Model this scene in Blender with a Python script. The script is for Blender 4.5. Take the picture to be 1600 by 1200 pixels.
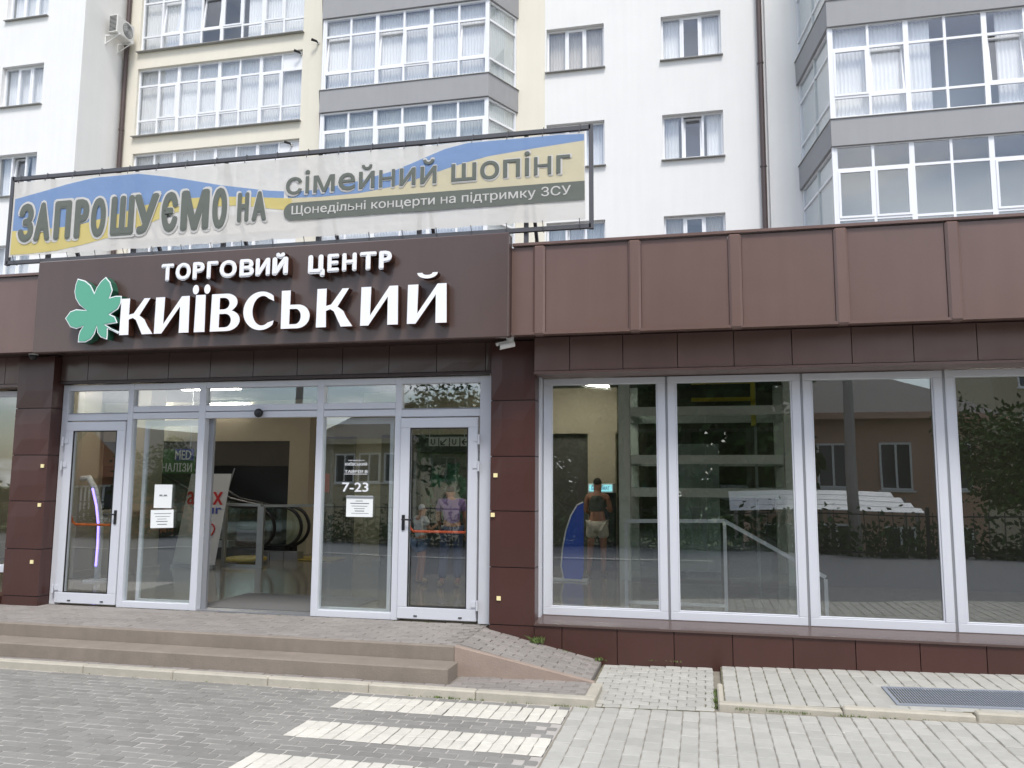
import bpy, bmesh, math, random
from mathutils import Matrix, Vector, Euler
R = math.radians
random.seed(7)
for o in list(bpy.data.objects): bpy.data.objects.remove(o)
SC = bpy.context.scene
COL = SC.collection

# ------------------------------------------------------------------ camera
FPX = 1285.66; YAW = R(-13.027); PITCH = R(6.773); ROLL = R(0.361)
CAM = Vector((0.0, -8.948, 1.551))
fwd = Vector((math.sin(YAW)*math.cos(PITCH), math.cos(YAW)*math.cos(PITCH), math.sin(PITCH)))
rt = Vector((math.cos(YAW), -math.sin(YAW), 0)); up = rt.cross(fwd)
rt2 = rt*math.cos(ROLL) + up*math.sin(ROLL); up2 = -rt*math.sin(ROLL) + up*math.cos(ROLL)
cd = bpy.data.cameras.new('camera'); cam = bpy.data.objects.new('camera', cd); COL.objects.link(cam)
cam.matrix_world = Matrix.Translation(CAM) @ Matrix((rt2, up2, -fwd)).transposed().to_4x4()
cd.sensor_width = 36; cd.lens = FPX/1600*36; cd.clip_end = 3000; cd.clip_start = 0.05
SC.camera = cam
def pY(x, y, c=0.0):                       # photo pixel (1600x1200) -> point on the plane Y=c
    d = rt2*((x-800)/FPX) - up2*((y-600)/FPX) + fwd
    return CAM + d*((c-CAM.y)/d.y)
def pZ(x, y, c=0.0):
    d = rt2*((x-800)/FPX) - up2*((y-600)/FPX) + fwd
    return CAM + d*((c-CAM.z)/d.z)
def seen(p):
    v = Vector(p)-CAM; z = v.dot(fwd)
    if z < .1: return False
    x = 800+FPX*v.dot(rt2)/z; y = 600-FPX*v.dot(up2)/z
    return -40 < x < 1640 and -40 < y < 1230

# ------------------------------------------------------------------ sky, sun, exposure
SUN_EL, SUN_AZ = R(58), R(160)             # azimuth clockwise from +Y
w = bpy.data.worlds.new('World'); SC.world = w; w.use_nodes = True
nt = w.node_tree; nt.nodes.clear()
N = nt.nodes.new; L = nt.links.new
sky = N('ShaderNodeTexSky'); sky.sky_type = 'NISHITA'; sky.sun_disc = False
sky.sun_elevation = SUN_EL; sky.sun_rotation = SUN_AZ; sky.dust_density = 1.6; sky.air_density = 1.0
tc = N('ShaderNodeTexCoord'); sep = N('ShaderNodeSeparateXYZ'); L(tc.outputs['Generated'], sep.inputs[0])
zz = N('ShaderNodeMath'); zz.operation = 'MAXIMUM'; zz.inputs[1].default_value = 0.0; L(sep.outputs[2], zz.inputs[0])
za = N('ShaderNodeMath'); za.inputs[1].default_value = 0.22; L(zz.outputs[0], za.inputs[0])
dx = N('ShaderNodeMath'); dx.operation = 'DIVIDE'; L(sep.outputs[0], dx.inputs[0]); L(za.outputs[0], dx.inputs[1])
dy = N('ShaderNodeMath'); dy.operation = 'DIVIDE'; L(sep.outputs[1], dy.inputs[0]); L(za.outputs[0], dy.inputs[1])
cmb = N('ShaderNodeCombineXYZ'); L(dx.outputs[0], cmb.inputs[0]); L(dy.outputs[0], cmb.inputs[1])
nz = N('ShaderNodeTexNoise'); nz.inputs['Scale'].default_value = 1.3; nz.inputs['Detail'].default_value = 9; nz.inputs['Roughness'].default_value = .56
L(cmb.outputs[0], nz.inputs['Vector'])
rmp = N('ShaderNodeValToRGB'); rmp.color_ramp.elements[0].position = .45; rmp.color_ramp.elements[1].position = .60
L(nz.outputs['Fac'], rmp.inputs[0])
mx = N('ShaderNodeMixRGB'); mx.inputs[2].default_value = (9.0, 9.1, 9.4, 1)
L(rmp.outputs[0], mx.inputs[0]); L(sky.outputs[0], mx.inputs[1])
bg = N('ShaderNodeBackground'); bg.inputs[1].default_value = 0.10; L(mx.outputs[0], bg.inputs[0])
wo = N('ShaderNodeOutputWorld'); L(bg.outputs[0], wo.inputs[0])
sd = bpy.data.lights.new('sun', 'SUN'); sd.energy = 1.3; sd.angle = R(14); sd.color = (1, .965, .91)
sun = bpy.data.objects.new('sun', sd); COL.objects.link(sun)
sdir = Vector((math.sin(SUN_AZ)*math.cos(SUN_EL), math.cos(SUN_AZ)*math.cos(SUN_EL), math.sin(SUN_EL)))
sun.rotation_euler = sdir.to_track_quat('Z', 'Y').to_euler(); sun.location = (0, -20, 40)
SC.render.engine = 'CYCLES'
SC.view_settings.view_transform = 'Standard'; SC.view_settings.look = 'None'; SC.view_settings.gamma = 1
SC.view_settings.exposure = 1.04
SC.cycles.max_bounces = 7; SC.cycles.transparent_max_bounces = 16; SC.cycles.glossy_bounces = 3; SC.cycles.diffuse_bounces = 3

# ------------------------------------------------------------------ materials
def s2l(c): return tuple(((v/255)/12.92 if v/255 <= .04045 else ((v/255+.055)/1.055)**2.4) for v in c)
MATS = {}
def mat(name, rgb, rough=.6, metal=0, var=0, vscale=6, bump=0, bscale=60, spec=.5, piece=0, emit=None, estr=1, streak=0, dent=0, alpha=None, stain=0):
    """procedural Principled material; rgb is linear. var: colour variation by noise, piece: variation per object/island"""
    m = bpy.data.materials.new(name); m.use_nodes = True; t = m.node_tree; n = t.nodes; p = n['Principled BSDF']
    p.inputs['Roughness'].default_value = rough; p.inputs['Metallic'].default_value = metal
    p.inputs['Specular IOR Level'].default_value = spec
    p.inputs['Base Color'].default_value = (*rgb, 1)
    co = n.new('ShaderNodeTexCoord'); geo = n.new('ShaderNodeNewGeometry')
    cur = None
    def chain(facsock, amt, lo, hi):
        nonlocal cur
        mr = n.new('ShaderNodeMapRange'); mr.inputs['To Min'].default_value = lo; mr.inputs['To Max'].default_value = hi
        t.links.new(facsock, mr.inputs['Value'])
        hs = n.new('ShaderNodeHueSaturation'); t.links.new(mr.outputs[0], hs.inputs['Value'])
        if cur is None: hs.inputs['Color'].default_value = (*rgb, 1)
        else: t.links.new(cur, hs.inputs['Color'])
        cur = hs.outputs[0]
    if var:
        a = n.new('ShaderNodeTexNoise'); a.inputs['Scale'].default_value = vscale; a.inputs['Detail'].default_value = 6; a.inputs['Roughness'].default_value = .62
        t.links.new(geo.outputs['Position'], a.inputs['Vector'])
        chain(a.outputs['Fac'], var, 1-1.6*var, 1+1.6*var)
    if streak:
        mp = n.new('ShaderNodeMapping'); mp.inputs['Scale'].default_value = (2.2, 2.2, .12); t.links.new(geo.outputs['Position'], mp.inputs['Vector'])
        a = n.new('ShaderNodeTexNoise'); a.inputs['Scale'].default_value = 3; a.inputs['Detail'].default_value = 5
        t.links.new(mp.outputs[0], a.inputs['Vector']); chain(a.outputs['Fac'], streak, 1-1.6*streak, 1+1.6*streak)
    if stain:
        a = n.new('ShaderNodeTexNoise'); a.inputs['Scale'].default_value = .9; a.inputs['Detail'].default_value = 5; a.inputs['Roughness'].default_value = .55
        t.links.new(geo.outputs['Position'], a.inputs['Vector']); chain(a.outputs['Fac'], stain, 1-2*stain, 1+2*stain)
    if piece:
        oi = n.new('ShaderNodeObjectInfo'); ad = n.new('ShaderNodeMath'); ad.operation = 'ADD'
        t.links.new(oi.outputs['Random'], ad.inputs[0]); t.links.new(geo.outputs['Random Per Island'], ad.inputs[1])
        fr = n.new('ShaderNodeMath'); fr.operation = 'FRACT'; t.links.new(ad.outputs[0], fr.inputs[0])
        chain(fr.outputs[0], piece, 1-piece, 1+piece)
    if cur is not None: t.links.new(cur, p.inputs['Base Color'])
    hsrc = None
    if bump or dent:
        b = n.new('ShaderNodeBump'); a = n.new('ShaderNodeTexNoise')
        if dent: a.inputs['Scale'].default_value = 1.7; a.inputs['Detail'].default_value = 1.5; b.inputs['Strength'].default_value = dent; b.inputs['Distance'].default_value = .05
        else: a.inputs['Scale'].default_value = bscale; a.inputs['Detail'].default_value = 4; b.inputs['Strength'].default_value = bump; b.inputs['Distance'].default_value = .01
        t.links.new(geo.outputs['Position'], a.inputs['Vector'])
        t.links.new(a.outputs['Fac'], b.inputs['Height']); t.links.new(b.outputs[0], p.inputs['Normal'])
    if emit: p.inputs['Emission Color'].default_value = (*emit, 1); p.inputs['Emission Strength'].default_value = estr
    if alpha is not None: p.inputs['Alpha'].default_value = alpha
    MATS[name] = m; return m
def glass(name, tint, refl, grough=0.0):
    m = bpy.data.materials.new(name); m.use_nodes = True; t = m.node_tree; n = t.nodes; n.clear()
    tr = n.new('ShaderNodeBsdfTransparent'); tr.inputs[0].default_value = (*tint, 1)
    gl = n.new('ShaderNodeBsdfGlossy'); gl.inputs['Roughness'].default_value = grough; gl.inputs[0].default_value = (.96, .98, 1, 1)
    lw = n.new('ShaderNodeLayerWeight'); lw.inputs[0].default_value = .5
    fr = n.new('ShaderNodeMath'); fr.operation = 'POWER'; fr.inputs[1].default_value = 4.5; t.links.new(lw.outputs['Facing'], fr.inputs[0])
    mr = n.new('ShaderNodeMapRange')
    mr.inputs['To Min'].default_value = refl; mr.inputs['To Max'].default_value = 1
    geo = n.new('ShaderNodeNewGeometry'); b = n.new('ShaderNodeBump'); a = n.new('ShaderNodeTexNoise')
    a.inputs['Scale'].default_value = .9; a.inputs['Detail'].default_value = 0; b.inputs['Strength'].default_value = .05; b.inputs['Distance'].default_value = .08
    t.links.new(geo.outputs['Position'], a.inputs['Vector']); t.links.new(a.outputs['Fac'], b.inputs['Height']); t.links.new(b.outputs[0], gl.inputs['Normal'])
    mi = n.new('ShaderNodeMixShader'); o = n.new('ShaderNodeOutputMaterial')
    t.links.new(fr.outputs[0], mr.inputs[0]); t.links.new(mr.outputs[0], mi.inputs[0]); t.links.new(tr.outputs[0], mi.inputs[1]); t.links.new(gl.outputs[0], mi.inputs[2])
    t.links.new(mi.outputs[0], o.inputs[0]); MATS[name] = m; return m
def cloth_mat(name, rgb, through):
    m = bpy.data.materials.new(name); m.use_nodes = True; t = m.node_tree; n = t.nodes; n.clear()
    d = n.new('ShaderNodeBsdfDiffuse'); d.inputs[0].default_value = (*rgb, 1)
    tl = n.new('ShaderNodeBsdfTranslucent'); tl.inputs[0].default_value = (*rgb, 1)
    tr = n.new('ShaderNodeBsdfTransparent')
    geo = n.new('ShaderNodeNewGeometry'); b = n.new('ShaderNodeBump'); a = n.new('ShaderNodeTexNoise')
    a.inputs['Scale'].default_value = 5; a.inputs['Detail'].default_value = 2; b.inputs['Strength'].default_value = .25; b.inputs['Distance'].default_value = .04
    t.links.new(geo.outputs['Position'], a.inputs['Vector']); t.links.new(a.outputs['Fac'], b.inputs['Height']); t.links.new(b.outputs[0], d.inputs['Normal'])
    m1 = n.new('ShaderNodeMixShader'); m1.inputs[0].default_value = .25; m2 = n.new('ShaderNodeMixShader'); m2.inputs[0].default_value = through
    o = n.new('ShaderNodeOutputMaterial')
    t.links.new(d.outputs[0], m1.inputs[1]); t.links.new(tl.outputs[0], m1.inputs[2]); t.links.new(m1.outputs[0], m2.inputs[1]); t.links.new(tr.outputs[0], m2.inputs[2]); t.links.new(m2.outputs[0], o.inputs[0])
    MATS[name] = m; return m

mat('brown_metal', s2l((110, 88, 81)), .29, var=.04, vscale=2.5, dent=.10, piece=.05, streak=.06, stain=.06)
mat('brown_sign', s2l((88, 72, 67)), .24, var=.04, vscale=1.2, dent=.08, streak=.05, stain=.06)
mat('brown_dark', s2l((60, 44, 42)), .45, var=.06)
mat('maroon_metal', s2l((74, 48, 43)), .30, var=.06, vscale=3, dent=.10, piece=.06, streak=.05, stain=.06)
mat('aluminium', s2l((206, 208, 214)), .38, var=.02, vscale=9)
mat('alu_dark', s2l((150, 152, 156)), .4, metal=.4)
mat('rubber', (.02, .02, .02), .6)
mat('white_stucco', s2l((233, 232, 230)), .9, var=.018, stain=.012, vscale=1.2, bump=.25, bscale=90, streak=.022)
mat('white_stucco_b', s2l((235, 234, 231)), .9, var=.02, stain=.012, vscale=1.2, bump=.25, bscale=90, streak=.02)
mat('beige_stucco', s2l((228, 222, 207)), .9, var=.02, stain=.015, vscale=1.2, bump=.25, bscale=90, streak=.02)
mat('grey_stucco', s2l((158, 158, 160)), .85, var=.03, vscale=2, bump=.2, bscale=90, streak=.03)
mat('pvc', s2l((236, 237, 240)), .35, var=.01)
mat('sill_metal', s2l((156, 155, 152)), .4)
mat('pipe_brown', s2l((82, 68, 66)), .4, var=.06)
mat('curtain', s2l((232, 233, 234)), .9, var=.03, piece=.07)
mat('curtain_warm', s2l((206, 200, 190)), .9, var=.03, piece=.06)
mat('room', s2l((168, 170, 172)), .9, var=.1, vscale=.7)
mat('blind', s2l((206, 210, 208)), .8)
glass('shop_glass', (.95, .97, .95), .15)
glass('door_glass', (.95, .97, .96), .15)
glass('flat_glass', (.985, .99, .995), .085)
glass('clear_glass', (.93, .97, .95), .05)
mat('paver_dark', s2l((132, 130, 125)), .85, var=.10, vscale=14, bump=.35, bscale=120, piece=.11, stain=.07)
mat('paver_light', s2l((172, 170, 163)), .85, var=.09, vscale=11, bump=.35, bscale=120, piece=.08, stain=.05)
mat('paver_white', s2l((204, 200, 189)), .85, var=.13, vscale=13, bump=.35, bscale=120, piece=.06, stain=.06)
mat('paver_step', s2l((140, 134, 129)), .85, var=.10, vscale=12, bump=.35, bscale=120, piece=.09, stain=.08)
mat('joint_sand', s2l((138, 132, 120)), .95, var=.2, vscale=5)
mat('joint_dark', s2l((112, 108, 88)), .95, var=.25, vscale=3)
mat('joint_grey', s2l((132, 126, 120)), .95, var=.12, vscale=5)
mat('joint_pale', s2l((176, 171, 165)), .95, var=.12, vscale=5)
mat('kerb_concrete', s2l((178, 172, 158)), .9, var=.13, vscale=7, bump=.4, bscale=70, piece=.05)
mat('step_concrete', s2l((134, 124, 113)), .9, stain=.08, var=.16, vscale=4, bump=.4, bscale=80, streak=.06)
mat('ramp_concrete', s2l((154, 137, 125)), .9, stain=.07, var=.16, vscale=5, bump=.4, bscale=80)
mat('asphalt', s2l((112, 112, 114)), .9, var=.08, vscale=3, bump=.3, bscale=150)
mat('grate', s2l((150, 156, 166)), .5, metal=.2)
mat('dark_pit', (.02, .02, .022), .9)
mat('letter_white', s2l((244, 244, 246)), .4)
mat('letter_side', s2l((70, 42, 32)), .45, var=.1)
mat('leaf_green', s2l((92, 168, 140)), .4)
mat('leaf_side', s2l((40, 92, 72)), .4)
mat('frame_steel', s2l((84, 84, 88)), .5, var=.05)
cloth_mat('banner_white', s2l((232, 229, 223)), .11)
cloth_mat('banner_blue', s2l((140, 170, 214)), .16)
cloth_mat('banner_yellow', s2l((230, 214, 140)), .14)
cloth_mat('banner_cream', s2l((230, 221, 190)), .16)
cloth_mat('banner_grey', s2l((128, 133, 126)), 0)
cloth_mat('banner_letter_edge', s2l((226, 224, 220)), 0)
mat('plastic_white', s2l((232, 232, 230)), .35)
mat('plastic_black', (.012, .012, .013), .35)
mat('ac_white', s2l((218, 216, 210)), .5, var=.06)
mat('paper', s2l((238, 240, 238)), .8)
mat('ink', s2l((120, 124, 128)), .8)
mat('orange', s2l((200, 96, 30)), .4)
mat('orange_red', s2l((214, 92, 60)), .45)
mat('pale_yellow_glow', s2l((240, 226, 170)), .4, emit=s2l((240, 220, 160)), estr=.02)  # faint emission makes the tiles glow, though they are no lamps
# interior
mat('floor_tile', s2l((142, 136, 123)), .12, var=.05, vscale=2)
mat('mat_grey', s2l((104, 104, 104)), .95, var=.08, vscale=40)
mat('wall_beige', s2l((178, 168, 146)), .8, var=.03)
mat('wall_dark', s2l((74, 70, 64)), .75, var=.08)
mat('wall_stone', s2l((84, 84, 78)), .8, var=.22, vscale=5)
mat('ceiling_dark', s2l((60, 60, 58)), .9)
mat('ceiling_white', s2l((190, 190, 186)), .9)
mat('shade_black', (.012, .012, .015), .3)
mat('steel', s2l((170, 174, 176)), .3, metal=.6, var=.05)
mat('elev_frame', s2l((196, 202, 197)), .4, var=.05)
mat('lamp', (1, 1, 1), .5, emit=(1, .95, .86), estr=23)
mat('purple_lamp', (.5, .45, 1), .5, emit=s2l((140, 120, 240)), estr=2.2)
mat('sign_lit', s2l((120, 190, 200)), .5, emit=s2l((130, 195, 205)), estr=.9)
mat('yellow_paint', s2l((196, 168, 44)), .5)
mat('gold_panel', s2l((190, 166, 84)), .4)
mat('banner_paper', s2l((216, 216, 216)), .7)
mat('logo_red', s2l((206, 52, 58)), .6)
mat('logo_blue', s2l((70, 82, 168)), .6)
mat('flag_blue', s2l((52, 88, 200)), .6, var=.08, vscale=4)
mat('flag_purple', s2l((84, 60, 190)), .6)
mat('sign_green', s2l((90, 128, 82)), .6)
mat('skin', s2l((176, 128, 104)), .6, var=.05)
mat('hair', s2l((48, 36, 30)), .7, var=.2, vscale=40)
mat('top_olive', s2l((86, 90, 82)), .85, var=.06)
mat('shorts_cream', s2l((206, 198, 182)), .85, var=.05)
mat('shoe_tan', s2l((190, 164, 124)), .7)
mat('shirt_purple', s2l((142, 116, 168)), .85, var=.06)
mat('jeans', s2l((72, 82, 110)), .85, var=.08)
mat('shirt_white', s2l((196, 200, 206)), .85, var=.05)
mat('jeans_light', s2l((108, 130, 160)), .85, var=.06)
mat('toy_green', s2l((60, 120, 92)), .7); mat('toy_dark', s2l((46, 48, 52)), .7); mat('toy_pale', s2l((170, 176, 170)), .7)
# across the street
mat('pink_render', s2l((196, 160, 142)), .9, var=.05, vscale=1.5)
mat('brick_orange', s2l((186, 128, 96)), .9, var=.06, vscale=2)
mat('roof_dark', s2l((72, 66, 66)), .7, var=.12, vscale=2)
mat('tile_dark', s2l((80, 74, 74)), .65, piece=.12)
mat('dark_window', s2l((60, 66, 74)), .15)
mat('fence_black', (.02, .021, .02), .5)
mat('foliage', s2l((70, 96, 42)), .65, piece=.35)
mat('foliage_b', s2l((56, 84, 40)), .65, piece=.35)
mat('bark', s2l((84, 70, 58)), .9, var=.2, vscale=9)
mat('pole_concrete', s2l((150, 146, 140)), .9, var=.08)
mat('awning_white', s2l((232, 232, 232)), .6)
mat('grass_green', s2l((98, 116, 62)), .8, piece=.3)
mat('soil', s2l((96, 104, 66)), .95, var=.2, vscale=1)
mat('marking', s2l((216, 214, 206)), .8, var=.06)

# ------------------------------------------------------------------ mesh helpers
class MB:
    def __init__(s): s.v = []; s.f = []; s.m = []; s.cur = 0
    def add(s, vs, fs, m=None):
        b = len(s.v); s.v += [tuple(x) for x in vs]
        for f in fs: s.f.append([b+i for i in f]); s.m.append(s.cur if m is None else m)
        return s
    def box(s, x0, x1, y0, y1, z0, z1, m=None):
        vs = [(x0,y0,z0),(x1,y0,z0),(x1,y1,z0),(x0,y1,z0),(x0,y0,z1),(x1,y0,z1),(x1,y1,z1),(x0,y1,z1)]
        return s.add(vs, [(3,2,1,0),(4,5,6,7),(0,1,5,4),(1,2,6,5),(2,3,7,6),(3,0,4,7)], m)
    def bar(s, a, b, w, h=None, m=None, upv=(0,0,1)):         # rectangular bar from a to b
        a, b = Vector(a), Vector(b); h = h or w; d = (b-a).normalized(); u = Vector(upv)
        if abs(d.dot(u)) > .98: u = Vector((0,1,0))
        r = d.cross(u).normalized(); u = r.cross(d)
        c = [(-w/2,-h/2),(w/2,-h/2),(w/2,h/2),(-w/2,h/2)]
        vs = [a+r*i+u*j for i,j in c] + [b+r*i+u*j for i,j in c]
        return s.add(vs, [(0,1,2,3),(7,6,5,4),(0,4,5,1),(1,5,6,2),(2,6,7,3),(3,7,4,0)], m)
    def tube(s, pts, r, n=8, m=None, closed=False):
        pts = [Vector(p) for p in pts]; rs = r if isinstance(r, (list, tuple)) else [r]*len(pts)
        vs = []; k = len(pts); prev = None
        for i, p in enumerate(pts):
            if closed: d = (pts[(i+1) % k]-pts[i-1]).normalized()
            else: d = (pts[min(i+1, k-1)]-pts[max(i-1, 0)]).normalized()
            ref = prev if prev is not None else (Vector((0,0,1)) if abs(d.z) < .9 else Vector((1,0,0)))
            a = (ref - d*ref.dot(d)).normalized(); b = d.cross(a); prev = a
            vs += [p + (a*math.cos(2*math.pi*j/n) + b*math.sin(2*math.pi*j/n))*rs[i] for j in range(n)]
        fs = []
        for i in range(k if closed else k-1):
            i2 = (i+1) % k
            for j in range(n): fs.append((i*n+j, i*n+(j+1) % n, i2*n+(j+1) % n, i2*n+j))
        if not closed: fs += [tuple(reversed(range(n))), tuple(range((k-1)*n, k*n))]
        return s.add(vs, fs, m)
    def prism(s, poly, y0, y1, m=None):                        # polygon in XZ (counter-clockwise seen from -Y) between y0 (front) and y1
        n = len(poly); vs = [(x, y0, z) for x, z in poly] + [(x, y1, z) for x, z in poly]
        fs = [tuple(range(n)), tuple(range(2*n-1, n-1, -1))] + [(i, i+n, (i+1) % n+n, (i+1) % n) for i in range(n)]
        return s.add(vs, fs, m)
    def slab(s, poly, z0, z1, m=None):                         # polygon in XY (ccw from above)
        n = len(poly); vs = [(x, y, z1) for x, y in poly] + [(x, y, z0) for x, y in poly]
        fs = [tuple(range(n)), tuple(range(2*n-1, n-1, -1))] + [(i, i+n, (i+1) % n+n, (i+1) % n) for i in range(n)]
        return s.add(vs, fs, m)
    def lathe(s, prof, c, n=12, m=None, axis='Z'):
        vs = []; k = len(prof)
        for r, h in prof:
            for j in range(n):
                a = 2*math.pi*j/n; x, y = r*math.cos(a), r*math.sin(a)
                vs.append((c[0]+x, c[1]+y, c[2]+h) if axis == 'Z' else ((c[0]+x, c[1]+h, c[2]-y) if axis == 'Y' else (c[0]+h, c[1]+x, c[2]+y)))
        fs = [(i*n+j, i*n+(j+1) % n, (i+1)*n+(j+1) % n, (i+1)*n+j) for i in range(k-1) for j in range(n)]
        fs += [tuple(reversed(range(n))), tuple(range((k-1)*n, k*n))]
        return s.add(vs, fs, m)
    def mesh(s, mats):
        me = bpy.data.meshes.new('shape'); me.from_pydata(s.v, [], s.f); me.validate()
        for q in (mats if isinstance(mats, (list, tuple)) else [mats]): me.materials.append(MATS[q])
        if any(s.m): me.polygons.foreach_set('material_index', s.m[:len(me.polygons)])
        return me
    def build(s, name, mats, parent=None, loc=(0,0,0), rz=0, bevel=0, smooth=False):
        me = s.mesh(mats); me.name = name
        o = put(name, me, parent, loc, rz)
        if smooth:
            for p in me.polygons: p.use_smooth = True
        if bevel:
            b = o.modifiers.new('bevel', 'BEVEL'); b.width = bevel; b.segments = 1; b.limit_method = 'ANGLE'
        return o
ORG = {}
def put(name, me, parent=None, loc=(0,0,0), rz=0, rel=False):
    """link a mesh; loc is in world metres unless rel (local to the parent)"""
    o = bpy.data.objects.new(name, me); COL.objects.link(o)
    if parent is not None:
        o.parent = parent
        if rel: o.location = loc
        else: o.location = Vector(loc) - ORG.get(parent, Vector((0,0,0)))
    else: o.location = loc
    o.rotation_euler = (0, 0, rz); ORG[o] = Vector(loc) if not rel else Vector((0,0,0))
    return o
def thing(name, label, cat, loc=(0,0,0), group=None):
    o = bpy.data.objects.new(name, None); COL.objects.link(o); o.location = loc; ORG[o] = Vector(loc); o.empty_display_size = .1
    o['label'] = label; o['category'] = cat
    if group: o['group'] = group
    return o
def tag(o, label, cat, group=None):
    o['label'] = label; o['category'] = cat
    if group: o['group'] = group
    return o
def structure(o): o['kind'] = 'structure'; return o

# ------------------------------------------------------------------ lettering: glyph meshes from Blender's built-in font, made once
_txt = {}
def _key(s, b): return (s, b)
def want(strings, bold):
    bold = 0.0
    for s in strings:
        if (s, bold) in _txt: continue
        c = bpy.data.curves.new('t', 'FONT'); c.body = s; c.size = 1; c.offset = bold; c.extrude = .5; c.resolution_u = 3
        o = bpy.data.objects.new('t', c); COL.objects.link(o); _txt[(s, bold)] = o
TOP = 'ТОРГОВИЙЦЕНТР'; BIG = 'ЗАПРОШУЄМОНА'
want(set(TOP), .02); want(set(BIG), .05); want(set(BIG), .075)
want(['сімейний шопінг'], .022); want(['сімейний шопінг'], .05)
want(['Щонедільні концерти на підтримку ЗСУ', 'ТОРГОВИЙ ЦЕНТР', 'КИЇВСЬКИЙ', 'ТАВРІЯ В', 'БАНКОМАТ', 'АНАЛІЗИ', 'MED'], .02)
want(['Н', 'Ь', 'e', 'A', 'P'], 0); want(['7-23'], .04); want(['anex', 'tour'], .03)
bpy.context.view_layer.update(); _dg = bpy.context.evaluated_depsgraph_get()
GL = {}
for k, o in _txt.items():
    me = bpy.data.meshes.new_from_object(o.evaluated_get(_dg))
    vs = [v.co.copy() for v in me.vertices]; x0 = min(v.x for v in vs); x1 = max(v.x for v in vs); y0 = min(v.y for v in vs); y1 = max(v.y for v in vs)
    GL[k] = ([((v.x-x0)/(x1-x0), (v.y-y0)/(y1-y0), v.z) for v in vs], [(tuple(p.vertices), p.normal.z) for p in me.polygons], (x1-x0)/(y1-y0))
    bpy.data.meshes.remove(me)
for o in _txt.values():
    c = o.data; bpy.data.objects.remove(o); bpy.data.curves.remove(c)
SW = {'А': 'A', 'Р': 'P'}                      # same shapes with cleaner outlines in the font
def glyph(name, key, x0, x1, z0, z1, yf, yb, mats, parent, shear=0):
    """text mesh fitted to the box x0..x1, z0..z1; front at yf, back at yb. mats=(face, side)"""
    s_, w_ = key; s_ = SW.get(s_, s_); V, F, asp = GL[(s_, 0.0)]; b = MB()
    if len(s_) > 1:
        par = list(range(len(V)))
        def find(i):
            while par[i] != i: par[i] = par[par[i]]; i = par[i]
            return i
        for f, _ in F:
            for i in f[1:]: par[find(f[0])] = find(i)
        isl = {}
        for i, v in enumerate(V): isl.setdefault(find(i), []).append(i)
        rng = sorted([[min(V[i][0] for i in g), max(V[i][0] for i in g), set(g)] for g in isl.values()], key=lambda q: q[0]); cl = []
        for a, c, g in rng:
            if cl and a < cl[-1][1]+.0004: cl[-1][1] = max(cl[-1][1], c); cl[-1][2] |= g
            else: cl.append([a, c, set(g)])
        W_, H_ = x1-x0, z1-z0; chars = s_.replace(' ', ''); swap = {'н': 'Н', 'ь': 'Ь', 'е': 'e'} if len(chars) == len(cl) else {}
        for n_, (a, c, g) in enumerate(cl):
            if c-a < 1e-4: continue
            lo = min(V[i][1] for i in g); hi = max(V[i][1] for i in g); ids = sorted(g); mp = {v: k for k, v in enumerate(ids)}
            kk = (chr(0xE000+len(GL)), 0.0)
            GL[kk] = ([((V[i][0]-a)/(c-a), (V[i][1]-lo)/(hi-lo), V[i][2]) for i in ids], [(tuple(mp[i] for i in f), q) for f, q in F if f[0] in g], 1)
            if swap and chars[n_] in swap: kk = (swap[chars[n_]], 0.0)
            e_ = w_*H_*.5
            glyph(name, (kk[0], w_/max(.2, hi-lo)), x0+a*W_-e_, x0+c*W_+e_, z0+lo*H_-e_, z0+hi*H_+e_, yf, yb, mats, parent)
        return None
    e = w_*.6*(z1-z0) if len(key) < 3 else 0; sh = [(0, 0)] if e == 0 else [(0, 0)]+[(e*math.cos(R(a)), e*math.sin(R(a))) for a in range(0, 360, 45)]
    x0 += e; x1 -= e; z0 += e; z1 -= e
    for q, (ox, oz) in enumerate(sh):
        n0 = len(b.v); st = q*(.0012 if abs(yb-yf) > .02 else .0004)
        b.v += [(x0+(x1-x0)*a+ox, yb+(yf-yb)*(d+.5)+st, z0+(z1-z0)*h+oz) for a, h, d in V]
        for f, nzv in F: b.f.append([n0+i for i in f]); b.m.append(0 if nzv > .5 else 1)
    return b.build(name, mats if isinstance(mats, (list, tuple)) else [mats, mats], parent)

# ================================================================== GROUND
G_S = -0.34
def gz(x): return 0.026*max(0.0, min(x, 6)+1.0)
# far ground: one sheet to the horizon with the street dropping to the gardens across the road
b = MB(); ys = [-400, -60, -22, -17, -4.7]; zs = [-3.2, -3.0, -2.4, -.45, -.41]
xs = [-400, -12, -1.1, 6, 400]
for i, yv in enumerate(ys):
    for xv in xs: b.v.append((xv, yv, zs[i] + (gz(min(xv, 6)) if i == 4 else 0)))
for i in range(4):
    for j in range(4): b.f.append([i*5+j, i*5+j+1, (i+1)*5+j+1, (i+1)*5+j]); b.m.append(1 if i < 3 else 0)
k = len(b.v); b.v += [(-400,-4.7,-.41),(-12,-4.7,-.41),(-12,300,-.41),(-400,300,-.41), (6,-4.7,-.228),(400,-4.7,-.228),(400,300,-.228),(6,300,-.228)]
b.f += [[k,k+1,k+2,k+3],[k+4,k+5,k+6,k+7]]; b.m += [0,0]
structure(b.build('ground', ['asphalt', 'soil']))
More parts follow.
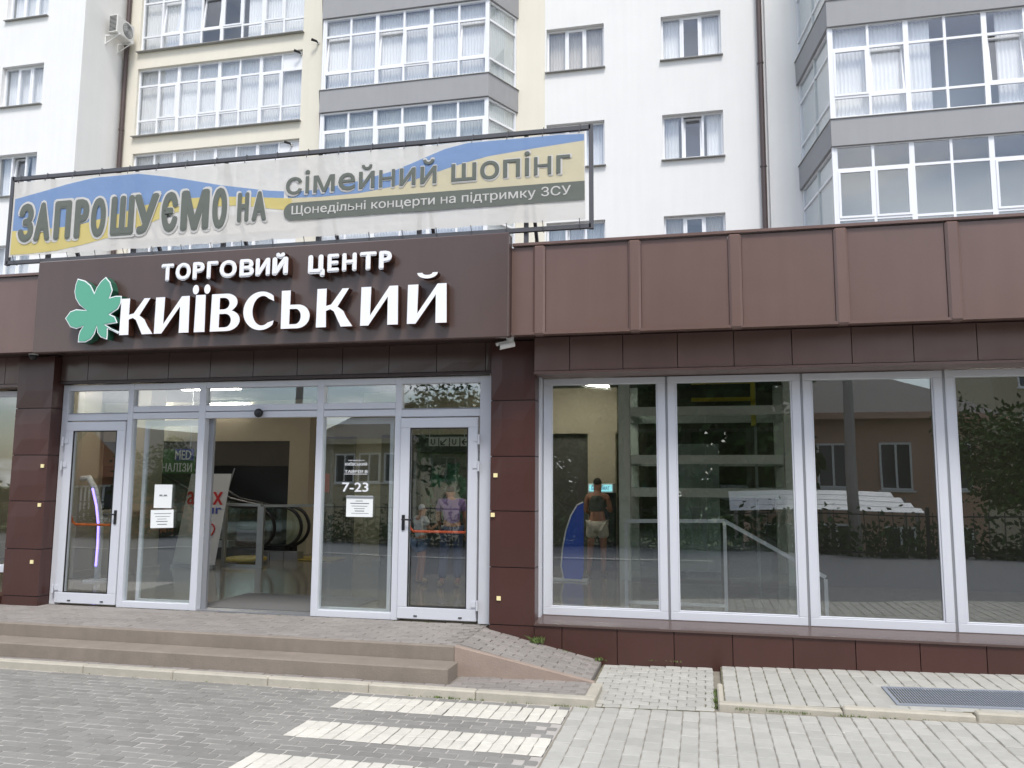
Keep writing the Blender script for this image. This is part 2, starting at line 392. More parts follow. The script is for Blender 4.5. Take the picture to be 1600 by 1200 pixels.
# paver shapes
def paver_mesh(lx, ly, m, seed, h=.05):
    r = random.Random(seed); c = .005; b = MB()
    def ring(ex, z, jit):
        pts = []
        for (sx, sy) in ((-1,-1),(0,-1),(1,-1),(1,0),(1,1),(0,1),(-1,1),(-1,0)):
            zig = .0035 if (sx == 0 or sy == 0) else 0
            pts.append((sx*(lx/2-ex)+(zig if sy == 0 else 0)+r.uniform(-jit, jit), sy*(ly/2-ex)+(zig if sx == 0 else 0)+r.uniform(-jit, jit), z))
        return pts
    st = r.getstate(); a = ring(0, -h, .0015); r.setstate(st); bb = ring(0, -c, .0015); r.setstate(st); t = ring(c, 0, .0015)
    b.v = a+bb+t
    for q in (0, 8):
        for i in range(8): b.f.append([q+i, q+(i+1) % 8, q+8+(i+1) % 8, q+8+i]); b.m.append(0)
    b.f.append(list(range(16, 24))); b.m.append(0)
    return b.mesh(m)
HALF = []
def pave(parent, spots, lx, ly, matname, name='paver', tilt=0):
    """spots: (x,y,z). the up to 300 nearest in view become objects, the rest one mesh"""
    global HALF
    if HALF:
        hs, HALF = HALF, []
        pave(parent, hs, lx if ly > lx else lx/2-.003, ly if lx > ly else ly/2-.003, matname, 'half_paver', tilt)
    ms = [paver_mesh(lx, ly, matname, s) for s in range(5)]
    vis = sorted([p for p in spots if seen(p)], key=lambda p: (Vector(p)-CAM).length)
    big = set(map(tuple, vis[:290])); rest = []
    r = random.Random(len(spots))
    for p in spots:
        p = tuple(p); z = p[2] + r.uniform(-.003, .003)
        if p in big:
            o = put(name, ms[r.randrange(5)], parent, (p[0], p[1], z)); o.rotation_euler = (r.uniform(-.008, .008), tilt+r.uniform(-.008, .008), r.uniform(-.012, .012))
        else: rest.append((p[0], p[1], z))
    if rest:
        b = MB(); base = [[tuple(v.co) for v in m.vertices] for m in ms]; fs = [[tuple(p.vertices) for p in m.polygons] for m in ms]
        ct, st_ = math.cos(tilt), math.sin(tilt)
        for p in rest:
            i = r.randrange(5); b.add([(p[0]+v[0]*ct+v[2]*st_, p[1]+v[1], p[2]+v[2]*ct-v[0]*st_) for v in base[i]], fs[i])
        o = b.build(name+'_field', matname, parent); o['kind'] = 'stuff'
def rows_x(x0, x1, y0, y1, zf, lx=.2, ly=.1, cut=None):       # running bond, courses along X
    out = []; n = int(round((y1-y0)/ly)); k = 0
    for j in range(n):
        y = y1 - (j+.5)*ly; x = x0 + (lx/2 if j % 2 else 0) + lx/2
        while x + lx/2 <= x1+.001:
            if cut is None or not cut(x, y): out.append((x, y, zf(x, y)))
            x += lx
        for hx in ([x0+lx/4] if j % 2 else []) + ([x1-lx/4] if (x1 - (x-lx/2)) > lx*.4 else []):
            if cut is None or not cut(hx, y): HALF.append((hx, y, zf(hx, y)))
    return out
def rows_y(x0, x1, y0, y1, zf, lx=.1, ly=.2, cut=None):
    out = []; n = int(round((x1-x0)/lx))
    for j in range(n):
        x = x0+(j+.5)*lx; y = y1 - (ly/2 if j % 2 else 0) - ly/2
        while y - ly/2 >= y0-.001:
            if cut is None or not cut(x, y): out.append((x, y, zf(x, y)))
            y -= ly
        for hy in ([y1-ly/4] if j % 2 else []) + ([y0+ly/4] if ((y+ly/2) - y0) > ly*.4 else []):
            if cut is None or not cut(x, hy): HALF.append((x, hy, zf(x, hy)))
    return out
# dark paved street on the left with the crosswalk bars
street = structure(MB().slab([(-12,-4.695),(-1.12,-4.695),(-1.12,-1.70),(-12,-1.70)], G_S-.06, G_S-.0045).build('street', 'joint_pale'))
stripes = [(-2.28, -1.88), (-3.08, -2.68), (-3.88, -3.48)]
def instripe(x, y): return x > -3.18 and any(a < y < c for a, c in stripes)
_sp = rows_x(-9.5, -1.13, -4.68, -1.78, lambda x, y: G_S, cut=instripe)
HALF += [(-3.15, -1.78-.05-.1*j, G_S) for j in range(29) if j % 2 and instripe(-3.1, -1.83-.1*j)]
pave(street, _sp, .191, .0905, 'paver_dark')
b = MB()
for a, c in stripes: b.box(-3.098, -1.125, a-.005, c+.005, G_S-.05, G_S-.0045)
cw = structure(b.build('crosswalk', 'joint_sand'))
sp = []
for a, c in stripes: sp += [(-3.10+.0492+.0985*i, c-.1-.2*j, G_S+.002) for i in range(20) for j in range(2)]
pave(cw, sp, .0935, .194, 'paver_white')
# light paved street on the right, rising gently
b = MB(); x = -1.12
pl = [(-1.12, G_S), (-1.0, G_S), (6, G_S+gz(6)), (12, G_S+gz(6))]
for q in range(3):
    (xa, za_), (xb, zb_) = pl[q], pl[q+1]
    b.add([(xa,-4.695,za_-.006),(xb,-4.695,zb_-.006),(xb,-.1,zb_-.006),(xa,-.1,za_-.006)], [(0,1,2,3)])
lstreet = structure(b.build('forecourt', 'joint_sand'))
pave(lstreet, rows_y(-1.11, 5.5, -4.68, -1.74, lambda x, y: G_S+gz(x), lx=.13, ly=.2), .125, .195, 'paver_light')
# pavement along the shop windows
K_R = .045
b = MB()
for (xa, xb) in ((.13, 6), (6, 12)):
    za_, zb_ = G_S+gz(xa), G_S+gz(xb)
    b.add([(xa,-1.60,za_-.05),(xb,-1.60,zb_-.05),(xb,-.12,zb_-.05),(xa,-.12,za_-.05),(xa,-1.60,za_+K_R-.006),(xb,-1.60,zb_+K_R-.006),(xb,-.12,zb_+K_R-.006),(xa,-.12,za_+K_R-.006)],
          [(4,5,6,7),(0,1,5,4),(1,2,6,5),(2,3,7,6),(3,0,4,7)])
side = structure(b.build('pavement', 'joint_dark'))
GR = (1.50, 2.92, -1.47, -.86)
pave(side, rows_y(.14, 5.5, -1.60, -.20, lambda x, y: G_S+gz(x)+K_R, lx=.13, ly=.2, cut=lambda x, y: GR[0]-.07 < x < GR[1]+.05 and GR[2]-.08 < y < GR[3]+.05), .125, .195, 'paver_light')
strip = structure(MB().add([(-1.04,-1.735,G_S-.002),(.06,-1.735,G_S+gz(.06)-.002),(.06,-.12,G_S+.03),(-1.04,-.12,G_S+.03)], [(0,1,2,3)]).build('crossing_strip', 'joint_dark'))
pave(strip, rows_x(-1.03, .06, -1.73, -.22, lambda x, y: G_S+gz(x)+.004+max(0, (y+1.7))*.02, lx=.155), .15, .094, 'paver_light')
# kerbs
def kerb(name, segs, z0, z1, mats='kerb_concrete'):
    root = None
    for i, (x0, x1, y0, y1, dz) in enumerate(segs):
        b = MB().box(x0, x1, y0, y1, z0+dz, z1+dz)
        if root is None:
            root = structure(b.build(name, mats, bevel=.012))
        else: b.build('kerb_stone', mats, root, bevel=.012)
    return root
kerb('kerb', [(x, x+.994, -1.765, -1.665, 0) for x in [-8.96+i*.998 for i in range(7)]] + [(-1.974, -.93, -1.765, -1.665, 0), (-1.03, -.93, -1.662, -1.20, 0)], G_S-.12, G_S+.075)
kerb('pavement_kerb', [(.085, .135, -1.60, -.95, gz(.1))] + [(.085+i*.97, .085+i*.97+.966, -1.70, -1.603, gz(.55+i*.97)) for i in range(6)], G_S-.1, G_S+K_R+.006)
# entrance platform, two steps and ramp
P_E = -1.24; RX = -2.33; TZ = -.135; LZ = G_S+.07
plat = structure(MB().box(-12, RX, P_E+.03, .02, LZ-.1, -.012).build('entrance_platform', 'joint_grey'))
MB().box(-12, RX, P_E, P_E+.06, LZ-.05, 0).build('step', 'step_concrete', plat, bevel=.012)
MB().box(-12, RX+.04, P_E-.33, P_E-.004, LZ-.05, TZ).build('step', 'step_concrete', plat, bevel=.012)
pave(plat, rows_x(-9.6, RX, P_E+.07, -.01, lambda x, y: 0), .194, .094, 'paver_step')
rampend = -1.06; rz1 = LZ-.005
tl = math.atan2(0-rz1, rampend-RX)
ramp = structure(MB().add([(RX,P_E+.1,-.012),(rampend,P_E+.16,rz1-.012),(rampend,-.1,rz1-.012),(RX,-.1,-.012),(RX,P_E+.1,-.5),(rampend,P_E+.16,-.5),(rampend,-.1,-.5),(RX,-.1,-.5)],
    [(0,1,2,3),(0,4,5,1),(1,5,6,2),(2,6,7,3),(3,7,4,0)]).build('ramp', 'joint_grey'))
MB().add([(RX,P_E,.004),(rampend+.05,P_E+.10,rz1),(rampend+.05,P_E+.16,rz1),(RX,P_E+.07,.004),(RX,P_E,-.5),(rampend+.05,P_E+.10,-.5),(rampend+.05,P_E+.16,-.5),(RX,P_E+.07,-.5)],
    [(0,1,2,3),(0,4,5,1),(1,5,6,2),(2,6,7,3),(3,7,4,0)]).build('ramp_edge', 'ramp_concrete', ramp, bevel=.008)
pave(ramp, rows_x(RX+.01, rampend, P_E+.14, -.19, lambda x, y: rz1*(x-RX)/(rampend-RX)), .194, .094, 'paver_step', tilt=tl)
low = structure(MB().slab([(-12,-1.665),(-1.03,-1.665),(-1.03,-1.1),(-12,-1.1)], LZ-.08, LZ-.012).build('landing', 'joint_grey'))
pave(low, rows_x(-9.5, -1.035, -1.66, -1.575, lambda x, y: LZ-.004, ly=.085) + rows_x(RX+.06, -1.035, -1.57, -1.15, lambda x, y: LZ-.004), .194, .09, 'paver_step')
# drain grate
gzr = G_S+gz(2.2)+K_R
fg = thing('floor_grate', 'grey steel drain grate set into the light pavement below the right window', 'grate', (2.2, -1.16, gzr-.04))
b = MB(); 
for (x0, x1, y0, y1) in ((GR[0],GR[1],GR[2],GR[2]+.03),(GR[0],GR[1],GR[3]-.03,GR[3]),(GR[0],GR[0]+.03,GR[2]+.03,GR[3]-.03),(GR[1]-.03,GR[1],GR[2]+.03,GR[3]-.03)): b.box(x0-2.2, x1-2.2, y0+1.16, y1+1.16, -.02, .046)
b.build('frame', 'grate', fg, (2.2,-1.16,gzr-.04))
b = MB(); m_ = .15; g0, g1, g2, g3 = GR[0]-2.2, GR[1]-2.2, GR[2]+1.16, GR[3]+1.16
b.box(g0-m_, g1+m_, g2-.11, g2-.002, -.02, .034).box(g0-m_, g1+m_, g3+.002, g3+m_, -.02, .034).box(g0-m_, g0-.002, g2-.002, g3+.002, -.02, .034).box(g1+.002, g1+m_, g2-.002, g3+.002, -.02, .034)
b.build('surround', 'paver_light', fg, (2.2,-1.16,gzr-.04))
b = MB(); x = GR[0]+.05
while x < GR[1]-.04: b.box(x-2.2, x+.008-2.2, GR[2]+1.19, GR[3]+1.13, 0, .044); x += .022
y = GR[2]+.06
while y < GR[3]-.04: b.box(GR[0]-2.17, GR[1]-2.23, y+1.16, y+1.164, .012, .04); y += .1
b.build('grating', 'grate', fg, (2.2,-1.16,gzr-.04))
MB().box(GR[0]-2.21, GR[1]-2.19, GR[2]+1.15, GR[3]+1.17, -.06, -.045).build('pit', 'sill_metal', fg, (2.2,-1.16,gzr-.04))
fg.rotation_euler = (0, -math.atan(.026), 0)
# weeds in the joints
b = MB(); r = random.Random(3)
def tuft(x, y, z, n, h, sp):
    for _ in range(n):
        px, py = x+r.gauss(0, sp), y+r.gauss(0, sp*.5); a = r.uniform(0, 6.28); hh = h*r.uniform(.4, 1.1); wv = .004
        dx_, dy_ = math.cos(a)*wv, math.sin(a)*wv; lx_, ly_ = r.gauss(0, .5)*hh, r.gauss(0, .5)*hh
        b.add([(px-dx_, py-dy_, z), (px+dx_, py+dy_, z), (px+lx_*.5+dx_*.6, py+ly_*.5+dy_*.6, z+hh*.7), (px+lx_, py+ly_, z+hh)], [(0,1,2,3)])
tuft(-1.73, -.24, -.12, 90, .07, .035); tuft(-1.45, -.22, -.2, 30, .03, .06); tuft(-1.08, -.22, -.27, 40, .04, .04)
for i in range(40): tuft(r.uniform(.12, 2.6), -1.712, G_S+gz(1), 8, .022, .02)
for i in range(16): tuft(.075, r.uniform(-1.65, -1.0), G_S+.03, 12, .035, .015)
for i in range(26): tuft(r.uniform(-2.6, -.95), -1.775, G_S, 8, .02, .02)
for i in range(18): tuft(r.uniform(-8, -3), -1.775, G_S, 3, .012, .02)
for i in range(18): tuft(r.uniform(-1, 4), -.235, G_S+gz(1)+K_R, 6, .018, .03)
for i in range(10): tuft(r.uniform(-7.8, -2.5), -.05, 0, 6, .015, .03)
o = b.build('weeds', 'grass_green'); o['kind'] = 'stuff'; o['label'] = 'small weeds growing from the kerb and wall joints'; o['category'] = 'weeds'

# ================================================================== SHOPPING CENTRE
mall = thing('shopping_centre', 'single storey shopping centre clad in brown metal panels with glazed entrance', 'building', (-2, 1, -.3))
FZ0, FZ1 = 3.085, 4.04
b = MB().box(-14, 7, -.50, 0.06, FZ0+.04, FZ1-.02).box(-14, 7, .06, 14, 3.45, FZ1-.04)
b.build('roof_slab', 'brown_dark', mall)
# fascia: cladding panels with raised battens
bx = [-1.64+i*.998 for i in range(-13, 9)]
pm = MB()
def cushion(w, h, d, bulge, nx=4, nz=4):
    b = MB()
    for j in range(nz+1):
        for i in range(nx+1):
            u, v = i/nx, j/nz; q = bulge*math.sin(math.pi*u)*math.sin(math.pi*v)
            b.v.append((u*w, -q, v*h))
    for j in range(nz):
        for i in range(nx): a = j*(nx+1)+i; b.f.append([a, a+1, a+nx+2, a+nx+1]); b.m.append(0)
    k = len(b.v); b.v += [(0,d,0),(w,d,0),(w,d,h),(0,d,h)]; c = [0, nx, (nx+1)*(nz+1)-1, (nx+1)*nz]
    for i in range(4): b.f.append([c[i], k+i, k+(i+1) % 4, c[(i+1) % 4]]); b.m.append(0)
    return b
fpm = cushion(.998-.135, FZ1-FZ0-.04, .1, .0015, 8, 8).mesh('brown_metal'); fpm.name = 'fascia_panel'
for i, x in enumerate(bx):
    if not (-8.7 < x < -2.4): 
        MB().box(x-.064, x+.064, -.638, -.52, FZ0-.012, FZ1+.004).build('fascia_batten', 'brown_metal', mall, bevel=.022)
    if i < len(bx)-1: put('fascia_panel', fpm, mall, (x+.0675, -.60, FZ0+.03))
MB().box(-14, -7.81, -.632, -.50, FZ1, FZ1+.03).build('coping', 'brown_metal', mall)
MB().box(-1.93, 7, -.632, -.50, FZ1+.006, FZ1+.034).build('coping', 'brown_metal', mall)
MB().box(-14, 7, -.628, -.52, FZ0-.002, FZ0+.026).build('drip_edge', 'brown_metal', mall)
MB().box(-14, 7, -.515, .10, FZ0+.03, FZ0+.05).build('soffit', 'brown_dark', mall)
# frieze panels
def panels(name, x0, x1, w, z0, z1, y, th, m, gap=.008, bulge=.004, start=None):
    me = cushion(w-gap, z1-z0, th, bulge, 3, 3).mesh(m); me.name = name
    x = x0 if start is None else start
    while x < x1-.02:
        if x < x0 or x+w > x1+.01:
            a, c = max(x, x0), min(x+w, x1)
            if c-a > .05: cushion(c-a-gap, z1-z0, th, bulge, 3, 3).build(name, m, mall, (a+gap/2, y, z0))
        else: put(name, me, mall, (x+gap/2, y, z0))
        x += w
MB().box(-1.75, 7, -.24, .16, 2.755, 3.11).build('frieze_backing', 'rubber', mall)
panels('frieze_panel', -1.76, 6.9, .569, 2.745, 3.108, -.28, .04, 'brown_metal', start=-1.94)
MB().box(-1.76, 7, -.295, .16, 2.712, 2.738).build('flashing', 'brown_metal', mall)
MB().box(-7.98, -2.28, -.02, .08, 2.78, 3.12).build('frieze_backing', 'rubber', mall)
panels('frieze_panel', -7.98, -2.28, .58, 2.79, 3.112, -.07, .04, 'brown_sign', start=-8.16)
MB().box(-7.985, -2.275, -.085, .05, 2.755, 2.782).build('flashing', 'brown_dark', mall)
panels('frieze_panel', -14, -8.56, .578, 2.765, 3.112, -.11, .04, 'brown_metal')
MB().box(-14, -8.56, -.125, .16, 2.725, 2.757).build('flashing', 'brown_metal', mall)
# pillars of stacked panels
def pillar(x0, x1, zj, ybk):
    MB().box(x0+.01, x1-.01, -.165, ybk-.003, -.45, 3.1).build('pillar_core', 'rubber', mall)
    for a, c in zip(zj[:-1], zj[1:]):
        b = MB()
        for q in range(4):
            for i in range(5): b.v.append((x0+(x1-x0)*i/4, -.18-(.006 if 0 < i < 4 and 0 < q < 3 else 0), a+.005+(c-a-.01)*q/3))
        for q in range(3):
            for i in range(4): k = q*5+i; b.f.append([k, k+1, k+6, k+5]); b.m.append(0)
        k = len(b.v); b.v += [(x0, ybk, a+.005), (x1, ybk, a+.005), (x1, ybk, c-.005), (x0, ybk, c-.005)]
        cc = [0, 4, 19, 15]
        for i in range(4): b.f.append([cc[i], k+i, k+(i+1) % 4, cc[(i+1) % 4]]); b.m.append(0)
        b.build('pillar_panel', 'maroon_metal', mall)
zj = [pY(800, y, -.18).z for y in (977, 886.7, 798.6, 713, 625.5)]
pillar(-2.265, -1.766, [-.45]+zj+[3.10], .16)
zj2 = [pY(50, y, -.18).z for y in (932, 858, 783, 711, 638)]
pillar(-8.52, -7.99, [-.45]+zj2+[3.10], .16)
mk = MB().box(-.022, .022, 0, .012, -.022, .022)
for (x, y) in ((774, 742.6), (769.7, 804.5), (779, 935), (65.7, 728), (61, 789), (49, 878)):
    p = pY(x, y, -.198); mk.build('marker_tile', 'pale_yellow_glow', mall, p)
# plinth and sill under the shop windows
MB().box(-1.76, 7, -.17, .14, -.5, .03).build('plinth_core', 'rubber', mall)
panels('plinth_panel', -1.764, 6.9, .575, -.5, .048, -.205, .03, 'maroon_metal', start=-2.045)
MB().add([(-1.764,-.225,.072),(7,-.225,.072),(7,.125,.110),(-1.764,.125,.110),(-1.764,-.225,.050),(7,-.225,.050),(7,.125,.050),(-1.764,.125,.050)],
   [(0,1,2,3),(4,5,1,0),(5,6,2,1),(6,7,3,2),(7,4,0,3),(7,6,5,4)]).build('window_sill', 'brown_sign', mall)
MB().box(-14, -8.53, -.2, .14, -.5, .1).build('plinth_panel', 'maroon_metal', mall)
# shop windows
def shop_window(x0, x1, z0, z1, y, t=.085):
    b = MB(); d = .09
    b.box(x0, x1, y, y+d, z0, z0+t).box(x0, x1, y, y+d, z1-t*.85, z1).box(x0, x0+t, y, y+d, z0+t, z1-t*.85).box(x1-t, x1, y, y+d, z0+t, z1-t*.85)
    # glazing beads
    b.box(x0+t, x1-t, y+.012, y+.03, z0+t, z0+t+.016).box(x0+t, x0+t+.016, y+.012, y+.03, z0+t+.016, z1-t*.85).box(x1-t-.016, x1-t, y+.012, y+.03, z0+t+.016, z1-t*.85)
    f = b.build('shop_window', 'aluminium', mall, bevel=.004)
    MB().box(x0+t-.01, x1-t+.01, y+.034, y+.05, z0+t-.01, z1-t*.85+.01).build('pane', 'shop_glass', f)
wx = [-1.745, -.372, 1.028, 2.40, 3.77, 5.14, 6.5]
for a, c in zip(wx[:-1], wx[1:]): shop_window(a+.012, c-.012, .112, 2.705, .12)
for c in wx[1:-1]: MB().box(c-.010, c+.010, .128, .2, .112, 2.705).build('mullion_gasket', 'alu_dark', mall)
for c in (-8.56-1.5*1.0, ): 
    shop_window(-10.1, -8.575, .35, 2.70, .10); shop_window(-11.7, -10.125, .35, 2.70, .10)
MB().box(-1.766, -1.742, .02, .2, .09, 2.72).build('window_trim', 'aluminium', mall)
# entrance glazing
ent = MB(); T0, T1, HD = 2.745, .0, 2.30
def fr(x0, x1, z0, z1, y0=0.0, y1=.10): ent.box(x0, x1, y0, y1, z0, z1)
MX = [(-7.985, -7.90), (-7.02, -6.945), (-6.015, -5.925), (-4.44, -4.355), (-3.455, -3.38), (-2.44, -2.285)]
for a, c in MX: fr(a, c, .0, T0)
for i in range(5):
    a, c = MX[i][1], MX[i+1][0]
    fr(a, c, T0-.075, T0, .002, .098)
    if i in (0, 4): fr(a, c, 2.285, 2.37, .002, .098)
    else: fr(a, c, 2.30, 2.375, .002, .098); fr(a, c, 2.385, 2.46, .006, .098)
    if i in (1, 3): fr(a, c, .0, .075, .002, .098)
ef = ent.build('entrance_frame', 'aluminium', mall, bevel=.004)
MB().box(-7.90, -2.44, .03, .09, 2.374, 2.386).build('header_gap', 'alu_dark', ef)
for i in range(5):
    a, c = MX[i][1], MX[i+1][0]; z0 = 2.37 if i in (0, 4) else 2.46
    MB().box(a-.005, c+.005, .045, .057, z0-.005, T0-.07).build('pane', 'door_glass', ef)
    if i in (1, 3): MB().box(a-.005, c+.005, .045, .057, .07, 2.305).build('pane', 'door_glass', ef)
# sliding leaves parked behind the side lights
for (a, c) in ((-6.86, -5.90), (-4.46, -3.52)):
    b = MB().box(a, c, .14, .18, .02, .09).box(a, c, .14, .18, 2.22, 2.29).box(a, a+.045, .14, .18, .09, 2.22).box(c-.045, c, .14, .18, .09, 2.22)
    d = b.build('sliding_door', 'aluminium', mall); MB().box(a+.04, c-.04, .154, .166, .085, 2.225).build('pane', 'clear_glass', d)
MB().box(-5.925, -5.86, .10, .145, .0, 2.30).build('door_post', 'alu_dark', mall)
MB().box(-5.92, -4.445, .01, .2, -.004, .012).build('threshold', 'alu_dark', mall)
sn = MB().lathe([(.03,0),(.05,.01),(.055,.03),(.045,.06),(.02,.075)], (0,0,0), 12, axis='Y').build('door_sensor', 'plastic_black', mall, tuple(pY(402, 645, -.075)), smooth=True)
def door(x0, x1, hinge):
    z0, z1, t = .025, 2.272, .115; y = -.022
    b = MB().box(x0, x1, y, y+.075, z0, z0+.13).box(x0, x1, y, y+.075, z1-.115, z1).box(x0, x0+t, y, y+.075, z0+.13, z1-.115).box(x1-t, x1, y, y+.075, z0+.13, z1-.115)
    d = b.build('door', 'aluminium', mall, bevel=.006)
    g = MB().box(x0+t-.006, x1-t+.006, .018, .03, z0+.125, z1-.11).build('pane', 'door_glass', d)
    b = MB(); k = .012
    b.box(x0+t, x1-t, y+.004, y+.02, z0+.13, z0+.13+k).box(x0+t, x1-t, y+.004, y+.02, z1-.115-k, z1-.115).box(x0+t, x0+t+k, y+.004, y+.02, z0+.142, z1-.127).box(x1-t-k, x1-t, y+.004, y+.02, z0+.142, z1-.127)
    b.build('gasket', 'rubber', d)
    hx = x0+.005 if hinge < 0 else x1-.005; s = hinge
    for hz in (.20, 1.72, 2.02):
        MB().tube([(hx+s*.02, y-.018, hz-.055), (hx+s*.02, y-.018, hz+.055)], .014, 8).box(hx-s*.05 if s > 0 else hx, hx if s > 0 else hx+.05, y-.012, y+.0, hz-.02, hz+.04).build('hinge', 'aluminium', d)
    kx = x1-t/2 if hinge < 0 else x0+t/2; dirx = -1 if hinge < 0 else 1
    MB().box(kx-.017, kx+.017, y-.012, y, 1.0, 1.17).tube([(kx, y-.005, 1.12), (kx, y-.05, 1.12), (kx+dirx*.02, y-.055, 1.12), (kx+dirx*.13, y-.055, 1.118)], .010, 8).build('handle', 'plastic_black', d)
    pts = [(x0+t-.03, .05, 1.13), (x0+t-.02, .09, 1.02), (x0+t+.02, .10, .98), (x1-t-.02, .10, .98), (x1-t+.03, .06, .98)]
    MB().tube(pts, .016, 8).build('push_bar', 'orange' if hinge < 0 else 'orange_red', d)
    MB().tube([(x0+.2, y-.004, .06), (x0+.24, y-.004, .06)], .007, 6).tube([(x1-.2, y-.004, .06), (x1-.16, y-.004, .06)], .007, 6).build('drain_cap', 'rubber', d)
door(-7.895, -7.025, -1)
door(-3.375, -2.455, 1)
# lettering on the right side light
def on_glass(name, key, a, c, y=.030, m='letter_white'):          # a, c: pixel corners (left top, right bottom)
    p, q = pY(*a, y), pY(*c, y); return glyph(name, key, p.x, q.x, min(p.z, q.z), max(p.z, q.z), y, y+.004, m, ef)
on_glass('lettering', ('ТОРГОВИЙ ЦЕНТР', .02), (543.5, 718.2), (569, 720.6)); on_glass('lettering', ('КИЇВСЬКИЙ', .02), (539.5, 722), (573, 727.5))
on_glass('lettering', ('ТАВРІЯ В', .02), (538.5, 734.5), (574, 739)); on_glass('lettering', ('7-23', .04), (535, 754), (575, 768.5))
p, q = pY(538, 740.2, .03), pY(574, 741.2, .03); MB().box(p.x, q.x, .030, .034, q.z, p.z).build('underline', 'letter_white', ef)

# ------------------------------------------------------------------ papers taped to the glass
def paper(a, c, label, lines, tilt=0, clip=False):
    y = .026; p, q = pY(*a, y), pY(*c, y); W, H = q.x-p.x, p.z-q.z
    t = thing('paper_notice', label, 'notice', (p.x, y, q.z))
    MB().box(0, W, 0, .002, 0, H).build('sheet', 'paper', t, (p.x, y, q.z))
    for (z, l, r_, h) in lines: MB().box(W*l, W*r_, -.0015, .0, H*z, H*(z+h)).build('print', 'ink', t, (p.x, y, q.z))
    if clip: MB().box(-.005, W+.005, -.004, .0, H-.03, H-.004).build('tape', 'alu_dark', t, (p.x, y, q.z))
    t.rotation_euler = (0, tilt, 0)
paper((541.5, 774.5), (582, 808), 'white paper notice taped below the opening hours lettering on the glass', [(.74,.35,.62,.03),(.62,.15,.86,.04),(.5,.2,.8,.025),(.38,.3,.7,.025),(.26,.33,.68,.04),(.16,.2,.85,.02)], clip=True)
paper((242, 757), (267.5, 794), 'upper of two white papers taped to the side light left of the open doorway', [(.52,.3,.46,.05),(.52,.55,.72,.05),(.5,.3,.75,.015)])
paper((236.5, 797), (270.5, 826), 'lower wider white paper taped to the side light left of the open doorway', [(.78,.15,.9,.03),(.62,.2,.85,.025),(.48,.3,.7,.025),(.34,.25,.75,.04),(.18,.3,.72,.04)], tilt=R(-2))

# ------------------------------------------------------------------ CCTV cameras below the fascia
def cctv(p, ax, label):
    p = Vector(p); t = thing('security_camera', label, 'camera', p); d = Vector(ax).normalized()
    MB().tube([(0,0,.11), (0,0,.03)], [.045, .04], 12).build('base', 'plastic_white', t, p)
    MB().tube([Vector((0,0,.05)), Vector((0,0,.0))], .018, 8).build('joint', 'plastic_white', t, p)
    MB().tube([-d*.05, -d*.045, d*.12, d*.125], [.02, .036, .036, .033], 14).tube([d*.0+Vector((0,0,.035)), d*.16+Vector((0,0,.03))], [.02, .02], 6).build('housing', 'plastic_white', t, p, smooth=False)
    MB().tube([d*.1255, d*.13], [.029, .027], 14).build('lens', 'plastic_black', t, p)
cctv(pY(797, 538, -.42), (-.85, -.45, -.25), 'white bullet security camera under the right end of the sign')
p = pY(52, 560, -.42); t = thing('security_camera', 'small dome security camera above the left pillar', 'camera', p)
MB().lathe([(.02,.1),(.05,.08),(.055,.04)], (0,0,0), 14).build('base', 'plastic_white', t, p); MB().lathe([(.05,.042),(.048,.02),(.035,-.005),(.012,-.02)], (0,0,0), 14).build('dome', 'plastic_black', t, p, smooth=True)

# ================================================================== SIGN BOARD AND LETTERS
SX0, SX1, SY = -7.80, -1.94, -.75
sign = thing('shop_sign', 'dark brown sign board with white raised letters and a green leaf emblem', 'sign', (-4.9, SY, 3.045))
MB().box(SX0, SX1, SY, -.665, 3.045, 4.165).build('board', 'brown_sign', sign, bevel=.01)
MB().box(SX0, SX1, -.663, -.606, 3.06, 4.15).build('board_frame', 'brown_dark', sign)
LF, LB = SY-.13, SY-.03                                     # letter face / back
tx = {'Т0': (252, 272)}
tops = [('Т', 252, 272), ('О', 274.5, 298.5), ('Р', 301, 320), ('Г', 323, 341), ('О', 343, 370), ('В', 374, 397), ('И', 399, 422), ('Й', 425, 450),
        ('Ц', 481, 507.5), ('Е', 511, 529.5), ('Н', 534, 557), ('Т', 561.5, 588), ('Р', 591.5, 612)]
for ch, a, c in tops:
    xa, xc = pY(a, 415, LF).x, pY(c, 415, LF).x; z0, z1 = 3.80, 4.005
    if ch == 'Й': z1 += .05
    if ch == 'Ц': z0 -= .045
    glyph('letter', (ch, .12), xa, xc, z0, z1, LF, LB, ['letter_white', 'letter_side'], sign)
# big flared letters drawn by hand: outlines in a unit cap-height box
def arc(cx, cy, rx, ry, a0, a1, n=14): return [(cx+rx*math.cos(R(a0+(a1-a0)*i/n)), cy+ry*math.sin(R(a0+(a1-a0)*i/n))) for i in range(n+1)]
def shape_mesh(polys, depth):
    c = bpy.data.curves.new('s', 'CURVE'); c.dimensions = '2D'; c.fill_mode = 'BOTH'; c.extrude = depth/2
    for pl in polys:
        s = c.splines.new('POLY'); s.points.add(len(pl)-1); s.use_cyclic_u = True
        for q, (x, y) in zip(s.points, pl): q.co = (x, y, 0, 1)
    o = bpy.data.objects.new('s', c); COL.objects.link(o); bpy.context.view_layer.update()
    me = bpy.data.meshes.new_from_object(o.evaluated_get(bpy.context.evaluated_depsgraph_get())); bpy.data.objects.remove(o); bpy.data.curves.remove(c)
    vs = [tuple(v.co) for v in me.vertices]; fs = [(tuple(p.vertices), p.normal.z) for p in me.polygons]; bpy.data.meshes.remove(me)
    return vs, fs
KA = [[(.02,0),(.30,0),(.285,.42),(.40,.46),(.50,.40),(.60,.20),(.70,.0),(1.02,.0),(.86,.22),(.76,.40),(.60,.52),(.90,.985),(.72,.985),(.42,.58),(.285,.55),(.29,1),(.03,1)]]
